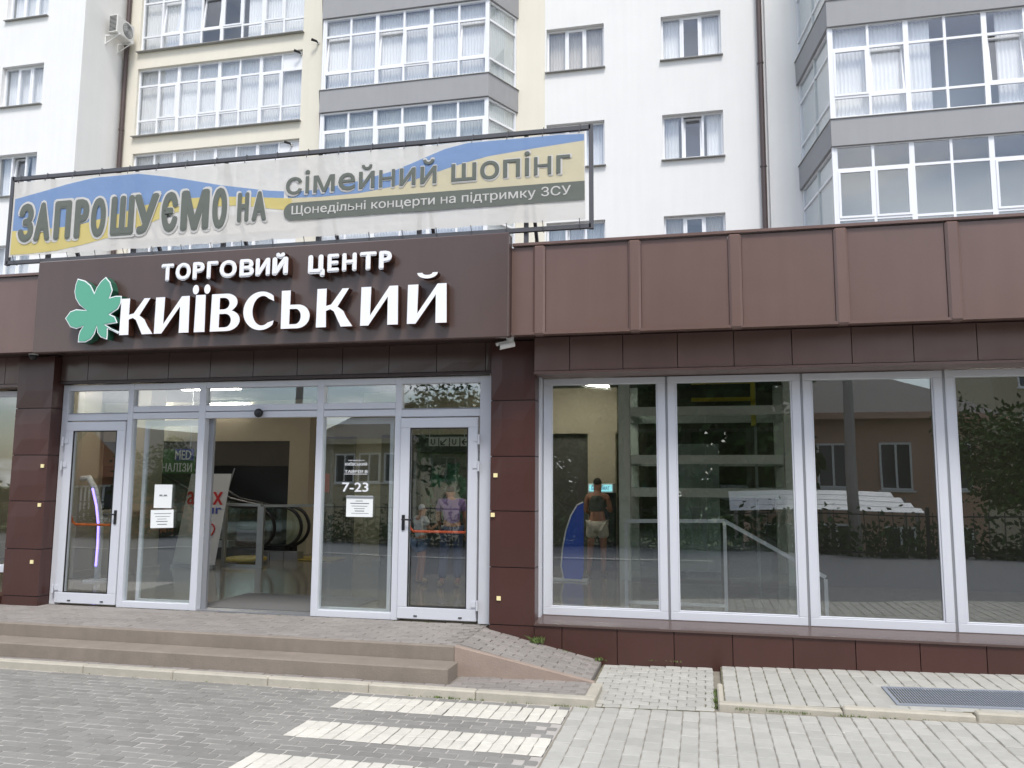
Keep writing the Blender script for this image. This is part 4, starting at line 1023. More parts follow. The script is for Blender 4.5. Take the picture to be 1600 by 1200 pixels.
# roll-up banner stand
bl, br_, tl_, tr_ = P3(268, 905, 4.3), P3(334, 907, 4.3), P3(296, 740, 4.3), P3(359, 737, 4.3)
ru = thing('roll_up_banner', 'white roll-up advertising banner with red and blue lettering inside the doorway', 'banner', ((bl.x+br_.x)/2, 4.3, 0))
hz = tl_.z; MB().add([(bl.x,4.3,.06),(br_.x,4.3,.06),(tr_.x,4.36,hz),(tl_.x,4.36,hz),(bl.x,4.305,.06),(br_.x,4.305,.06),(tr_.x,4.365,hz),(tl_.x,4.365,hz)], [(0,1,2,3),(7,6,5,4),(0,4,5,1),(1,5,6,2),(2,6,7,3),(3,7,4,0)]).build('sheet', 'banner_paper', ru)
MB().box(bl.x, br_.x, 4.24, 4.36, 0, .058).build('base', 'steel', ru)
MB().tube([(br_.x-.25, 4.40, .05), (tr_.x+.02, 4.42, hz+.1)], .012, 6).build('rod', 'steel', ru)
def lean(z): return 4.3+.06*(z-.06)/(hz-.06)
def on_banner(key, a, c, m, nm='lettering'):
    p, q = P3(*a, 4.3), P3(*c, 4.3); yy = lean((p.z+q.z)/2); return glyph(nm, key, p.x, q.x, q.z, p.z, yy-.02, yy-.016, m, ru)
on_banner(('anex', .03), (292, 768), (346, 789), 'logo_red'); on_banner(('tour', .03), (300, 791), (344, 803), 'logo_blue')
p = P3(322, 830, 4.3); pts = [(p.x+.13*math.sin(a)**3*1.25, lean(p.z)-.02, p.z+.011*(13*math.cos(a)-5*math.cos(2*a)-2*math.cos(3*a)-math.cos(4*a))) for a in [k*6.283/28 for k in range(28)]]
MB().tube(pts[:15], .014, 6).build('heart_mark', 'logo_red', ru); MB().tube(pts[14:]+pts[:1], .014, 6).build('heart_mark', 'logo_blue', ru)
# medical lab sign
p, q = P3(244, 704, 5.0), P3(302, 738, 5.0)
ls = thing('lab_sign', 'green and dark lettered sign hanging inside behind the left side light', 'sign', ((p.x+q.x)/2, 5.0, q.z))
MB().box(p.x, q.x, 5.0, 5.04, q.z-.02, p.z+.03).build('board', 'sign_green', ls); MB().box(p.x+.5*(q.x-p.x), q.x, 4.992, 4.999, q.z+.55*(p.z-q.z), p.z+.03).build('dark_patch', 'logo_blue', ls)
MB().tube([(p.x+.1, 5.02, p.z+.03), (p.x+.1, 5.02, 3.3)], .008, 6).tube([(q.x-.1, 5.02, p.z+.03), (q.x-.1, 5.02, 3.3)], .008, 6).build('hanger', 'steel', ls)
glyph('lettering', ('АНАЛІЗИ', .02), p.x+.03, q.x-.03, q.z+.01, q.z+.42*(p.z-q.z), 4.985, 4.99, 'letter_white', ls); glyph('lettering', ('MED', .02), p.x+.52*(q.x-p.x), q.x-.06, q.z+.58*(p.z-q.z), p.z, 4.982, 4.987, 'letter_white', ls)
# curved purple strip lamp
pts = [P3(x, y, 2.2) for x, y in ((128, 748), (139, 746), (148, 763), (154, 790), (157, 820), (156, 850), (153, 884))]
pa = thing('arc_lamp', 'curved white floor lamp with a glowing purple strip behind the left door', 'lamp', (pts[-1].x, 2.2, 0))
MB().tube(pts+[Vector((pts[-1].x, 2.2, .02))], .045, 8).build('arc', 'plastic_white', pa, smooth=True); MB().tube([q+Vector((.0, -.05, 0)) for q in pts[2:]], .016, 6).build('light_strip', 'purple_lamp', pa); MB().lathe([(.2,0),(.2,.02),(.06,.03)], (pts[-1].x, 2.2, .0), 16).build('base', 'plastic_white', pa)
# reception desk behind the left door
dxk = P3(155, 860, 3.0).x
tag(MB().box(dxk, dxk+.55, 3.0, 3.5, 0, 1.0).box(dxk-.05, dxk+.6, 2.95, 3.55, 1.0, 1.04).build('counter_desk', 'wall_beige'), 'pale counter desk behind the left door and curved lamp', 'desk')
# lit ceiling lamps
for i, (a, c, lab) in enumerate((((222, 627), (276, 638), 'slanted ceiling lamp glowing above the left side light'), ((325, 632), (390, 631), 'ceiling lamp glowing above the open doorway'), ((170, 649), (203, 648), 'ceiling lamp glowing above the left door'),
        ((680, 627), (760, 626), 'ceiling lamp glowing above the right door'), ((880, 620), (904, 636), 'slanted ceiling lamp at the top left of the first shop window'), ((910, 600), (950, 604), 'ceiling lamp at the top edge of the first shop window'), ((1288, 629), (1384, 632), 'long ceiling lamp in the third shop window'), ((1566, 630), (1640, 628), 'ceiling lamp in the rightmost shop window'))):
    p, q = pZ(*a, 3.22), pZ(*c, 3.22)
    if p.y > 10.3 or q.y > 10.3 or p.y < .5:
        k = min(8.0, max(1.0, p.y)); p = pY(*a, 8.0); q = pY(*c, 8.0); p.z = q.z = min((p.z+q.z)/2, 3.22)
    t = thing('ceiling_lamp', lab, 'lamp', (p+q)/2); t_ = (p+q)/2
    d_ = (q-p); q = p + d_*(min(d_.length, 1.6)/d_.length) if d_.length > 1.6 else q
    MB().bar(p, q, .07, .03).build('diffuser', 'lamp', t); MB().bar(p+Vector((0,0,.033)), q+Vector((0,0,.033)), .09, .03).tube([p+Vector((0,0,.05)), Vector((p.x, p.y, 3.31))], .006, 6).build('housing', 'plastic_white', t)
for i in range(9):  # invented rows of lamps, added to brighten the hall
    x, y = -9+(i % 3)*6.2, 2.0+(i//3)*2.8; t = thing('ceiling_lamp', ['near', 'middle', 'deep'][i//3]+' row ceiling lamp added to brighten the '+['left', 'centre', 'right'][i % 3]+' of the hall', 'lamp', (x, y, 3.24))
    MB().box(x-.6, x+.6, y-.05, y+.05, 3.235, 3.255).build('diffuser', 'lamp', t); MB().box(x-.62, x+.62, y-.06, y+.06, 3.257, 3.299).build('housing', 'plastic_white', t)
# behind the first shop window: stone recess, beige wall, bank machine
q = P3(918, 800, 6.2)
nw = structure(MB().box(-6.2, q.x, 6.4, 6.5, 0, 2.45).build('stone_wall', 'wall_stone')); structure(MB().box(-6.2, P3(965, 800, 6.2).x, 6.25, 6.5, 2.452, 3.3).build('upper_wall', 'wall_beige'))
structure(MB().box(q.x+.003, P3(962, 800, 6.2).x, 6.25, 6.5, 0, 2.45).build('pier', 'wall_beige'))
p0, p1 = P3(919, 770, 5.7), P3(958, 770, 5.7); zt_ = P3(938, 770, 5.7).z
atm = thing('cash_machine', 'dark bank cash machine with a lit header sign in front of the woman', 'cash machine', ((p0.x+p1.x)/2, 5.75, 0))
MB().box(p0.x, p1.x, 5.75, 6.2, 0, zt_).build('cabinet', 'toy_dark', atm); MB().box(p0.x+.06, p1.x-.06, 5.735, 5.749, zt_-.5, zt_-.14).build('screen', 'dark_window', atm)
MB().box(p0.x, p1.x, 5.7, 6.1, zt_+.003, zt_+.16).build('header', 'plastic_white', atm); MB().box(p0.x+.02, p1.x-.02, 5.690, 5.699, zt_+.025, zt_+.14).build('header_face', 'sign_lit', atm)
glyph('lettering', ('БАНКОМАТ', .02), p0.x+.06, p1.x-.06, zt_+.05, zt_+.115, 5.683, 5.688, 'logo_blue', atm)
# blue sail-shaped promotional flag
pp = [P3(x, y, 4.2) for x, y in ((912, 785), (903, 789), (893, 806), (885, 830), (880, 858), (878, 885), (882, 905), (889, 914), (908, 914), (912, 890))]
sf = thing('sail_flag', 'blue sail shaped promotional flag beside the woman at the cash machine', 'flag', (pp[7].x, 4.2, 0))
pl = [(q.x, q.z) for q in pp]; pl.reverse() if sum((a[0]*c[1]-c[0]*a[1]) for a, c in zip(pl, pl[1:]+pl[:1])) < 0 else None
MB().prism(pl, 4.19, 4.205).build('cloth', 'flag_blue', sf); MB().tube([q+Vector((-.01, 0, 0)) for q in pp[:8]]+[Vector((pp[7].x-.01, 4.2, .02))], .014, 6).build('pole', 'plastic_white', sf)
MB().bar((pp[7].x-.3, 4.1, .02), (pp[7].x+.3, 4.3, .02), .03).bar((pp[7].x-.3, 4.3, .02), (pp[7].x+.3, 4.1, .02), .03).build('cross_base', 'plastic_white', sf)
# lift shaft of glass in a pale steel frame
ev = thing('lift_shaft', 'glass lift shaft in a pale steel frame behind the second shop window', 'lift', (0.1, 4.6, 0))
ex0, ex1 = P3(977, 800, 4.6).x, P3(1238, 800, 4.6).x
for x in (ex0, ex1):
    for y in (4.6, 6.4): MB().box(x-.09, x+.09, y-.09, y+.09, 0, 3.29).build('post', 'elev_frame', ev)
for py in (642, 718, 770):
    z = P3(1100, py, 4.6).z
    for y in (4.6, 6.4): MB().box(ex0+.093, ex1-.093, y-.06, y+.06, z-.07, z+.07).build('beam', 'elev_frame', ev)
    for x in (ex0, ex1): MB().box(x-.06, x+.06, 4.693, 6.307, z-.07, z+.07).build('beam', 'elev_frame', ev)
for x0_, x1_ in ((ex0+.1, (ex0+ex1)/2-.01), ((ex0+ex1)/2+.01, ex1-.1)): MB().box(x0_, x1_, 4.665, 4.675, .05, 3.2).build('pane', 'clear_glass', ev)
MB().box(ex0+.5, ex0+1.5, 5.2, 6.0, .1, 2.2).build('car', 'steel', ev); MB().box(ex0+.6, ex0+.62, 5.15, 5.19, 0, 3.2).box(ex1-.5, ex1-.46, 5.15, 5.19, 0, 3.2).build('guide_rail', 'alu_dark', ev)
yb_ = thing('service_gantry', 'yellow painted beams under the ceiling above the glass lift', 'gantry', (-.2, 5.4, 2.8))
for py in (597, 624): q = P3(1130, py, 5.0); MB().bar((P3(1080, py, 5.0).x, 5.0, q.z), (P3(1178, py, 5.0).x, 5.0, q.z), .06).build('beam', 'yellow_paint', yb_)
q = P3(1176, 610, 5.0); MB().bar((q.x, 5.0, P3(1176, 665, 5.0).z), (q.x, 5.0, 3.3), .07).build('hanger', 'yellow_paint', yb_)
# ramp railing close behind the shop windows
rl = thing('ramp_railing', 'steel and glass railing sloping down behind the second and third shop windows', 'railing', (0, 1.7, 0))
ra, rb, rc = P3(978, 814, 1.7), P3(1132, 814, 1.7), P3(1290, 902, 1.7)
MB().bar(ra, rb, .045).bar(rb, rc, .045).build('handrail', 'aluminium', rl)
for q, zb_ in ((ra, 0), (rb, 0), (rc, -.0)): MB().bar((q.x, 1.7, max(zb_, .0)), (q.x, 1.7, q.z-.024), .04).build('post', 'aluminium', rl)
MB().bar((ra.x, 1.7, .06), (rb.x, 1.7, .06), .035).build('bottom_rail', 'aluminium', rl)
MB().box(ra.x+.05, rb.x-.05, 1.695, 1.705, .12, ra.z-.08).build('pane', 'clear_glass', rl)
MB().prism([(rb.x+.05, .06), (rc.x-.05, .03), (rc.x-.05, rc.z-.06), (rb.x+.05, rb.z-.08)], 1.695, 1.705).build('pane', 'clear_glass', rl)
structure(MB().box(P3(962, 800, 7.0).x, 1.9, 7.0, 7.1, 0, 3.3).build('lift_backdrop', 'wall_dark'))  # dark wall added behind the lift to set off its pale frame
# wall closing the back of the right part
structure(MB().box(ex1+.16, 7, 4.6, 4.7, 0, 3.29).build('partition_wall', 'wall_dark'))

# ------------------------------------------------------------------ people
def skinned(name, joints, edges, m, parent, loc, rz=0, sub=2, root=0):
    me = bpy.data.meshes.new(name); me.from_pydata([j[0] for j in joints], edges, []); me.materials.append(MATS[m])
    o = put(name, me, parent, (0,0,0), rz, rel=True) if parent is not None else put(name, me, None, loc, rz)
    md = o.modifiers.new('skin', 'SKIN'); md.use_smooth_shade = True
    for i, j in enumerate(joints):
        r_ = j[1]; me.skin_vertices[0].data[i].radius = (r_, r_) if not isinstance(r_, tuple) else r_; me.skin_vertices[0].data[i].use_root = (i == root)
    s = o.modifiers.new('subdivision', 'SUBSURF'); s.levels = s.render_levels = sub
    return o
def person(loc, rz, pose, label, top, bottom, hairm, shorts=True, H=1.6, shoe='shoe_tan'):
    """pose: dict with joint positions for a figure facing +Y, metres at 1.65 m tall"""
    k = H/1.65; J = {n: Vector(p)*k for n, p in pose.items()}
    names = ['pelvis', 'waist', 'chest', 'neck', 'head', 'crown', 'shL', 'elL', 'wrL', 'haL', 'shR', 'elR', 'wrR', 'haR', 'hipL', 'knL', 'anL', 'toL', 'hipR', 'knR', 'anR', 'toR']
    rad = dict(pelvis=(.135,.105), waist=(.115,.09), chest=(.125,.10), neck=.05, head=.088, crown=.07, shL=.055, elL=.042, wrL=.03, haL=.03, shR=.055, elR=.042, wrR=.03, haR=.03, hipL=.088, knL=.058, anL=.038, toL=.035, hipR=.088, knR=.058, anR=.038, toR=.035)
    ed = [('pelvis','waist'),('waist','chest'),('chest','neck'),('neck','head'),('head','crown'),('chest','shL'),('shL','elL'),('elL','wrL'),('wrL','haL'),('chest','shR'),('shR','elR'),('elR','wrR'),('wrR','haR'),('pelvis','hipL'),('hipL','knL'),('knL','anL'),('anL','toL'),('pelvis','hipR'),('hipR','knR'),('knR','anR'),('anR','toR')]
    ix = {n: i for i, n in enumerate(names)}
    sc = lambda r_, g=0: tuple(v*k+g for v in r_) if isinstance(r_, tuple) else r_*k+g
    body = skinned('person', [(J[n], sc(rad[n])) for n in names], [(ix[a], ix[c]) for a, c in ed], 'skin', None, loc, rz)
    tag(body, label, 'person'); ORG[body] = Vector((0,0,0))
    def cloth(nm, ns, es, m, g):
        idx = {n: i for i, n in enumerate(ns)}
        return skinned(nm, [(J[n] if n in J else n, sc(rad.get(n, .06), g)) for n in ns], [(idx[a], idx[c]) for a, c in es], m, body, loc)
    if top == 'top_olive': rad['mid'] = (.122,.098); J['mid'] = J['waist'].lerp(J['chest'], .5); rad['ub'] = (.105,.085); J['ub'] = J['chest']+Vector((0,0,.08))*k; J['lo'] = J['waist']+Vector((0,0,-.03))*k; rad['lo'] = (.12,.095); cloth('top', ['lo','mid','chest','ub'], [('lo','mid'),('mid','chest'),('chest','ub')], top, .03)
    else:
        J['slL'] = J['shL'].lerp(J['elL'], .6); J['slR'] = J['shR'].lerp(J['elR'], .6); rad['slL'] = rad['slR'] = .05
        cloth('shirt', ['pelvis','waist','chest','shL','slL','shR','slR'], [('pelvis','waist'),('waist','chest'),('chest','shL'),('shL','slL'),('chest','shR'),('shR','slR')], top, .016)
    if shorts: J['cuL'] = J['hipL'].lerp(J['knL'], .6); J['cuR'] = J['hipR'].lerp(J['knR'], .6); rad['cuL'] = rad['cuR'] = .088; e1, e2 = 'cuL', 'cuR'
    else: J['cuL'] = J['knL'].lerp(J['anL'], .9); J['cuR'] = J['knR'].lerp(J['anR'], .9); rad['cuL'] = rad['cuR'] = .055; e1, e2 = 'cuL', 'cuR'
    if shorts: cloth('shorts', ['pelvis','hipL',e1,'hipR',e2], [('pelvis','hipL'),('hipL',e1),('pelvis','hipR'),('hipR',e2)], bottom, .022)
    else: cloth('trousers', ['pelvis','hipL','knL',e1,'hipR','knR',e2], [('pelvis','hipL'),('hipL','knL'),('knL',e1),('pelvis','hipR'),('hipR','knR'),('knR',e2)], bottom, .016)
    for s in 'LR': cloth('shoe', ['an'+s, 'to'+s], [('an'+s, 'to'+s)], shoe, .012)
    hb = J['head']; back = (J['head']-J['neck']).normalized()
    skinned('hair', [(hb+Vector((0,-.03,.0))*k, .082*k), (J['crown']+Vector((0,-.02,.02))*k, .082*k), (J['crown']+Vector((0,-.05,.07))*k, .045*k)], [(0,1),(1,2)], hairm, body, loc)
    # face and hands
    fw = Vector((0, .085, 0))*k
    skinned('nose', [(hb+fw+Vector((0,0,.01))*k, .010*k), (hb+fw+Vector((0,.022,-.015))*k, .014*k)], [(0,1)], 'skin', body, loc, sub=1)
    for s in (-1, 1): skinned('ear', [(hb+Vector((s*.085, 0, .012))*k, .012*k), (hb+Vector((s*.092,-.005,-.012))*k, .010*k)], [(0,1)], 'skin', body, loc, sub=1)
    for s in 'LR':
        h0, w0 = J['ha'+s], J['wr'+s]; d = (h0-w0).normalized(); sd = d.cross(Vector((0,0,1))); sd = sd.normalized() if sd.length > .1 else Vector((1,0,0)); dn = sd.cross(d)
        for q, ln in zip((-1.5, -.5, .5, 1.5), (.055, .07, .075, .065)):
            a0 = h0+sd*q*.017*k; skinned('finger', [(a0, .009*k), (a0+d*ln*.5*k-dn*.0, .0085*k), (a0+d*ln*.85*k+dn*-.02*k, .007*k)], [(0,1),(1,2)], 'skin', body, loc, sub=1)
        skinned('thumb', [(w0.lerp(h0,.45), .011*k), (w0.lerp(h0,.8)+sd*.045*k, .009*k), (h0+sd*.05*k+d*.02*k, .008*k)], [(0,1),(1,2)], 'skin', body, loc, sub=1)
    return body
wp = dict(pelvis=(0,0,.92), waist=(.0,.0,1.08), chest=(.0,.01,1.30), neck=(0,.02,1.42), head=(0,.05,1.53), crown=(0,.05,1.59), shL=(-.17,.0,1.36), elL=(-.21,.05,1.10), wrL=(-.17,.26,1.06), haL=(-.14,.33,1.06), shR=(.17,.0,1.36), elR=(.22,.06,1.10), wrR=(.16,.28,1.12), haR=(.13,.35,1.14),
    hipL=(-.09,0,.86), knL=(-.12,.02,.47), anL=(-.15,-.02,.08), toL=(-.17,.13,.035), hipR=(.09,0,.86), knR=(.10,.02,.47), anR=(.10,-.02,.08), toR=(.11,.13,.035))
wl = P3(934, 905, 4.85); person((wl.x, 4.85, .012), 0, wp, 'woman in olive crop top and cream shorts facing the cash machine', 'top_olive', 'shorts_cream', 'hair', True, 1.60)
bp_ = dict(wp); bp_.update(chest=(.0,.12,1.26), neck=(.0,.2,1.36), head=(.0,.27,1.44), crown=(0,.29,1.50), shL=(-.17,.12,1.31), elL=(-.2,.2,1.05), wrL=(-.14,.36,.9), haL=(-.12,.42,.86), shR=(.17,.12,1.31), elR=(.24,.14,1.05), wrR=(.26,.2,.82), haR=(.26,.23,.75), waist=(0,.04,1.08))
q = P3(705, 905, 2.9); person((q.x, 2.9, .012), R(25), bp_, 'person in purple shirt and jeans leaning forward behind the right door', 'shirt_purple', 'jeans', 'hair', False, 1.55)
sp_ = dict(wp); sp_.update(hipL=(-.09,0,.86), knL=(-.1,.08,.47), anL=(-.1,-.0,.08)); sp_.update(elR=(.2,.12,1.12), wrR=(.14,.3,1.2), haR=(.12,.36,1.24))
q = P3(652, 900, 3.1); person((q.x, 3.2, .012), R(-40), sp_, 'child in pale shirt and light denim shorts behind the right door handle', 'shirt_white', 'jeans_light', 'shirt_white', True, 1.18)
# toy claw machine behind the right door
tm = thing('claw_machine', 'toy claw machine full of plush toys behind the right door', 'claw machine', (-3.5, 4.6, 0))
cx0, cx1 = P3(645, 800, 4.6).x, P3(745, 800, 4.6).x
MB().box(cx0, cx1, 4.6, 5.5, 0, .85).build('cabinet', 'toy_dark', tm); MB().box(cx0, cx1, 4.6, 5.5, 2.05, 2.35).build('header', 'toy_dark', tm)
for x in (cx0+.025, cx1-.025):
    for y in (4.625, 5.475): MB().box(x-.024, x+.024, y-.024, y+.024, .852, 2.048).build('post', 'alu_dark', tm)
MB().box(cx0+.05, cx1-.05, 4.62, 4.63, .86, 2.04).build('pane', 'clear_glass', tm)
r = random.Random(9)
for i in range(16):
    x, y, z, s = r.uniform(cx0+.2, cx1-.2), r.uniform(4.8, 5.3), .95+.2*(i//4)+r.uniform(0, .05), r.uniform(.09, .14)
    b = MB()
    for (dx_, dz_, q_) in ((0,0,1), (0,1.25,.75), (-.6,1.85,.3), (.6,1.85,.3), (-.9,.2,.35), (.9,.2,.35)): b.lathe([(s*q_*math.sin(a)+.001, -s*q_*math.cos(a)) for a in [R(v) for v in range(0, 181, 30)]], (x+dx_*s, y, z+dz_*s), 8)
    b.build('plush_toy', ['toy_green', 'toy_dark', 'toy_pale'][i % 3], tm, smooth=True)
pd = thing('direction_sign', 'small row of pictogram tiles with arrows above the claw machine', 'sign', (P3(698, 690, 4.0).x, 4.0, P3(698, 697, 4.0).z))
for i in range(4):
    p, q = P3(670+i*16.5, 684, 4.0), P3(684+i*16.5, 697, 4.0); tile = MB().box(p.x, q.x, 4.0, 4.02, q.z, p.z).build('tile', 'toy_pale', pd); cx, cz, s = (p.x+q.x)/2, (p.z+q.z)/2, (q.x-p.x)*.3
    b = MB()
    if i == 1: b.bar((cx+s, 3.994, cz+s), (cx-s, 3.994, cz-s), .018).bar((cx-s, 3.994, cz-s), (cx-s, 3.994, cz+.02), .018).bar((cx-s, 3.994, cz-s), (cx+.02, 3.994, cz-s), .018)
    elif i == 3: b.bar((cx+s, 3.994, cz), (cx-s, 3.994, cz), .018).bar((cx-s, 3.994, cz), (cx, 3.994, cz+s), .018).bar((cx-s, 3.994, cz), (cx, 3.994, cz-s), .018)
    else: b.tube([(cx-s*.6, 3.99, cz+s), (cx-s*.6, 3.99, cz-s*.4), (cx, 3.99, cz-s), (cx+s*.6, 3.99, cz-s*.4), (cx+s*.6, 3.99, cz+s)], .01, 5)
    b.build('pictogram', 'toy_dark', tile)
MB().tube([(pd.location.x-.3, 4.01, p.z), (pd.location.x-.3, 4.01, 3.3)], .006, 5).tube([(pd.location.x+.3, 4.01, p.z), (pd.location.x+.3, 4.01, 3.3)], .006, 5).bar((pd.location.x-.36, 4.01, p.z+.01), (pd.location.x+.36, 4.01, p.z+.01), .012).build('hanger', 'steel', pd)

# ================================================================== ACROSS THE STREET (seen as reflections in the glass)
def house(name, label, x0, x1, y, depth, z0, ze, rise, wallm, cols, rows, gable=False):
    t = thing(name, label, 'house', ((x0+x1)/2, y-depth/2, z0))
    MB().box(x0, x1, y-depth, y, z0, ze).build('wall', wallm, t)
    ov = .6; xm = (x0+x1)/2
    if gable: b = MB().add([(x0-ov,y+ov,ze-.3),(x1+ov,y+ov,ze-.3),(xm,y+ov,ze+rise),(x0-ov,y-depth-ov,ze-.3),(x1+ov,y-depth-ov,ze-.3),(xm,y-depth-ov,ze+rise)], [(0,2,5,3),(2,1,4,5),(0,3,4,1)]); MB().add([(x0,y-.01,ze),(x1,y-.01,ze),(xm,y-.01,ze+rise*.85)], [(0,2,1)]).build('gable', wallm, t)
    else: b = MB().add([(x0-ov,y+ov,ze),(x1+ov,y+ov,ze),(x1+ov,y-depth-ov,ze),(x0-ov,y-depth-ov,ze),(x0+depth*.5,y-depth/2,ze+rise),(x1-depth*.5,y-depth/2,ze+rise)], [(1,0,4,5),(3,2,5,4),(2,1,5),(0,3,4),(0,1,2,3)])
    rf = b.build('roof', 'roof_dark', t)
    MB().box(x0-ov, x1+ov, y+ov+.003, y+ov+.1, ze-.25, ze).build('eaves', wallm, rf) if not gable else None
    for cx in cols:
        for (za, zb) in rows:
            wv = .62; f = MB().box(cx-wv, cx+wv, y, y+.06, za, za+.08).box(cx-wv, cx+wv, y, y+.06, zb-.08, zb).box(cx-wv, cx-wv+.08, y, y+.06, za+.08, zb-.08).box(cx+wv-.08, cx+wv, y, y+.06, za+.08, zb-.08).box(cx-.04, cx+.04, y, y+.05, za+.08, zb-.08).box(cx-wv-.1, cx+wv+.1, y, y+.12, za-.07, za-.01).build('window', 'pvc', t)
            MB().box(cx-wv+.07, cx+wv-.07, y+.005, y+.03, za+.07, zb-.07).build('pane', 'dark_window', f)
    return t
def mirr(px, py, y): q = pY(px, py, .31-y); return q.x, q.z          # where a thing at depth y must stand to show in the glass at this pixel
x1, ze = mirr(1537, 648, -27); x0, _ = mirr(1170, 648, -27); st_ = (x1-x0)/4
house('pink_house', 'two storey pinkish house with dark hipped roof reflected in the right shop windows', x0, x1, -27, 9, -3.2, ze, 2.6, 'pink_render', [x0+st_*(k+.5) for k in range(4)], ((ze-6.2, ze-4.4), (ze-2.9, ze-1.2)))
x0, ze = mirr(85, 735, -20); x1, _ = mirr(215, 735, -20)
house('gabled_house', 'orange rendered gabled house with dark roof reflected in the left door', x0, x1, -20, 7, -2.4, ze, 2.0, 'brick_orange', (x0+1.2, (x0+x1)/2, x1-1.2), ((ze-2.0, ze-.6),), gable=True)
x0, ze = mirr(505, 690, -34); x1, _ = mirr(660, 690, -34)
house('low_house', 'low pale house with dark roof reflected in the right side light', x0, x1, -34, 8, -3.0, ze, 2.4, 'wall_beige', (x0+1.5, (x0+x1)/2, x1-1.5), ((ze-2.2, ze-.7),))
x0, _ = mirr(1560, 690, -52)
house('far_block', 'pale distant apartment block reflected in the rightmost shop window', x0, x0+14, -52, 10, -3, 14, 1.0, 'wall_beige', [x0+2+3*k for k in range(4)], ((2, 3.6), (5, 6.6), (8, 9.6), (11, 12.6)))
# iron fence
fn = thing('iron_fence', 'black iron railing fence along the far pavement reflected in the glass', 'fence', (0, -15.6, -.45))
b = MB()
for i in range(170): x = -36+i*.36; b.box(x-.01, x+.01, -15.61, -15.59, -.42, .85)
b.box(-36, 25, -15.615, -15.585, -.3, -.26).box(-36, 25, -15.615, -15.585, .72, .76); b.build('bars', 'fence_black', fn)
for i in range(21): x = -36+i*3; MB().box(x-.05, x+.05, -15.68, -15.62, -.46, 1.0).build('post', 'fence_black', fn)
# trees: trunk, limbs and leaf-sized faces
def tree(x, y, z, h, rad, label, fm, seed, nl=5200, lo=.5, leaf=.1):
    r = random.Random(seed); t = thing('tree', label, 'tree', (x, y, z)); b = MB(); tips = []
    b.tube([(0,0,-.2), (r.uniform(-.1,.1), r.uniform(-.1,.1), h*.25), (r.uniform(-.2,.2), r.uniform(-.2,.2), h*.5), (r.uniform(-.3,.3), r.uniform(-.3,.3), h*.85)], [.2, .15, .11, .04], 8)
    for i in range(11):
        a = r.uniform(0, 6.28); z0 = h*r.uniform(lo, .82); L_ = rad*r.uniform(.55, 1.0); e = Vector((math.cos(a)*L_, math.sin(a)*L_, z0+L_*r.uniform(.2, .8)))
        m_ = Vector((e.x*.45, e.y*.45, z0+(e.z-z0)*.6)); b.tube([(0,0,z0), m_, e], [.07, .045, .015], 6); tips += [e, m_.lerp(e, .5)]
    tips += [Vector((0,0,h*.9)), Vector((.3,.2,h*.8))]
    b.build('trunk', 'bark', t, (x, y, z)); c = MB()
    cl = [(tp+Vector((r.gauss(0,.3), r.gauss(0,.3), r.gauss(0,.25))), rad*r.uniform(.26, .5)) for tp in tips for _ in range(2)]
    for _ in range(nl):
        p, s = cl[r.randrange(len(cl))]; v = Vector((r.gauss(0,1), r.gauss(0,1), r.gauss(0,.8))).normalized()*s*r.uniform(.5, 1.05); q = p+v
        u = Vector((r.gauss(0,1), r.gauss(0,1), r.gauss(0,1))).normalized(); w_ = u.orthogonal().normalized(); l_ = leaf*r.uniform(.7, 1.3)
        c.add([q-u*l_, q+w_*l_*.5, q+u*l_, q-w_*l_*.5], [(0,1,2,3)])
    c.build('crown', fm, t, (x, y, z))
tree(mirr(735, 600, -19.5)[0], -19.5, -2.0, 7.6, 2.2, 'bushy green tree reflected in the transom over the right door', 'foliage', 1)
tree(mirr(985, 600, -19)[0], -19.0, -1.8, 9.6, 2.6, 'tall dark green tree reflected at the top of the first shop window', 'foliage_b', 2, 6500, .6)
tree(mirr(905, 600, -24)[0], -24, -2.6, 12.5, 4.6, 'broad dense tree added to block the sky reflected behind the woman in the first shop window', 'foliage_b', 12, 17000, .12, .27)  # added to keep bright sky out of the first window's reflection
tree(mirr(1085, 600, -25)[0], -25, -2.6, 13.5, 4.8, 'broad dense tree added to block the sky reflected across the glass lift in the second shop window', 'foliage_b', 13, 18000, .12, .27)  # added likewise to block reflected sky in the second window
tree(mirr(285, 700, -19.5)[0], -19.5, -2.2, 5.0, 1.8, 'round green tree reflected in the left side light', 'foliage_b', 4)
tree(mirr(1590, 700, -21)[0], -21, -2.2, 6.0, 2.2, 'leafy green tree reflected in the rightmost shop window', 'foliage', 5)
for i, x in enumerate((mirr(470, 620, -16.4)[0], mirr(1330, 700, -16.4)[0])):
    t = thing('utility_pole', ['concrete utility pole reflected in the doorway transoms', 'concrete utility pole reflected in the third shop window'][i], 'pole', (x, -16.4, -.6))
    MB().tube([(x,-16.4,-.8), (x,-16.4,9.5)], [.16, .1], 10).build('mast', 'pole_concrete', t); MB().bar((x-.8,-16.4,8.8), (x+.8,-16.4,8.8), .1).build('crossarm', 'pole_concrete', t)
    b = MB()
    for s in (-.7, 0, .7): b.lathe([(.05,0),(.06,.06),(.03,.12)], (x+s, -16.4, 8.85), 8)
    b.build('insulators', 'plastic_white', t)
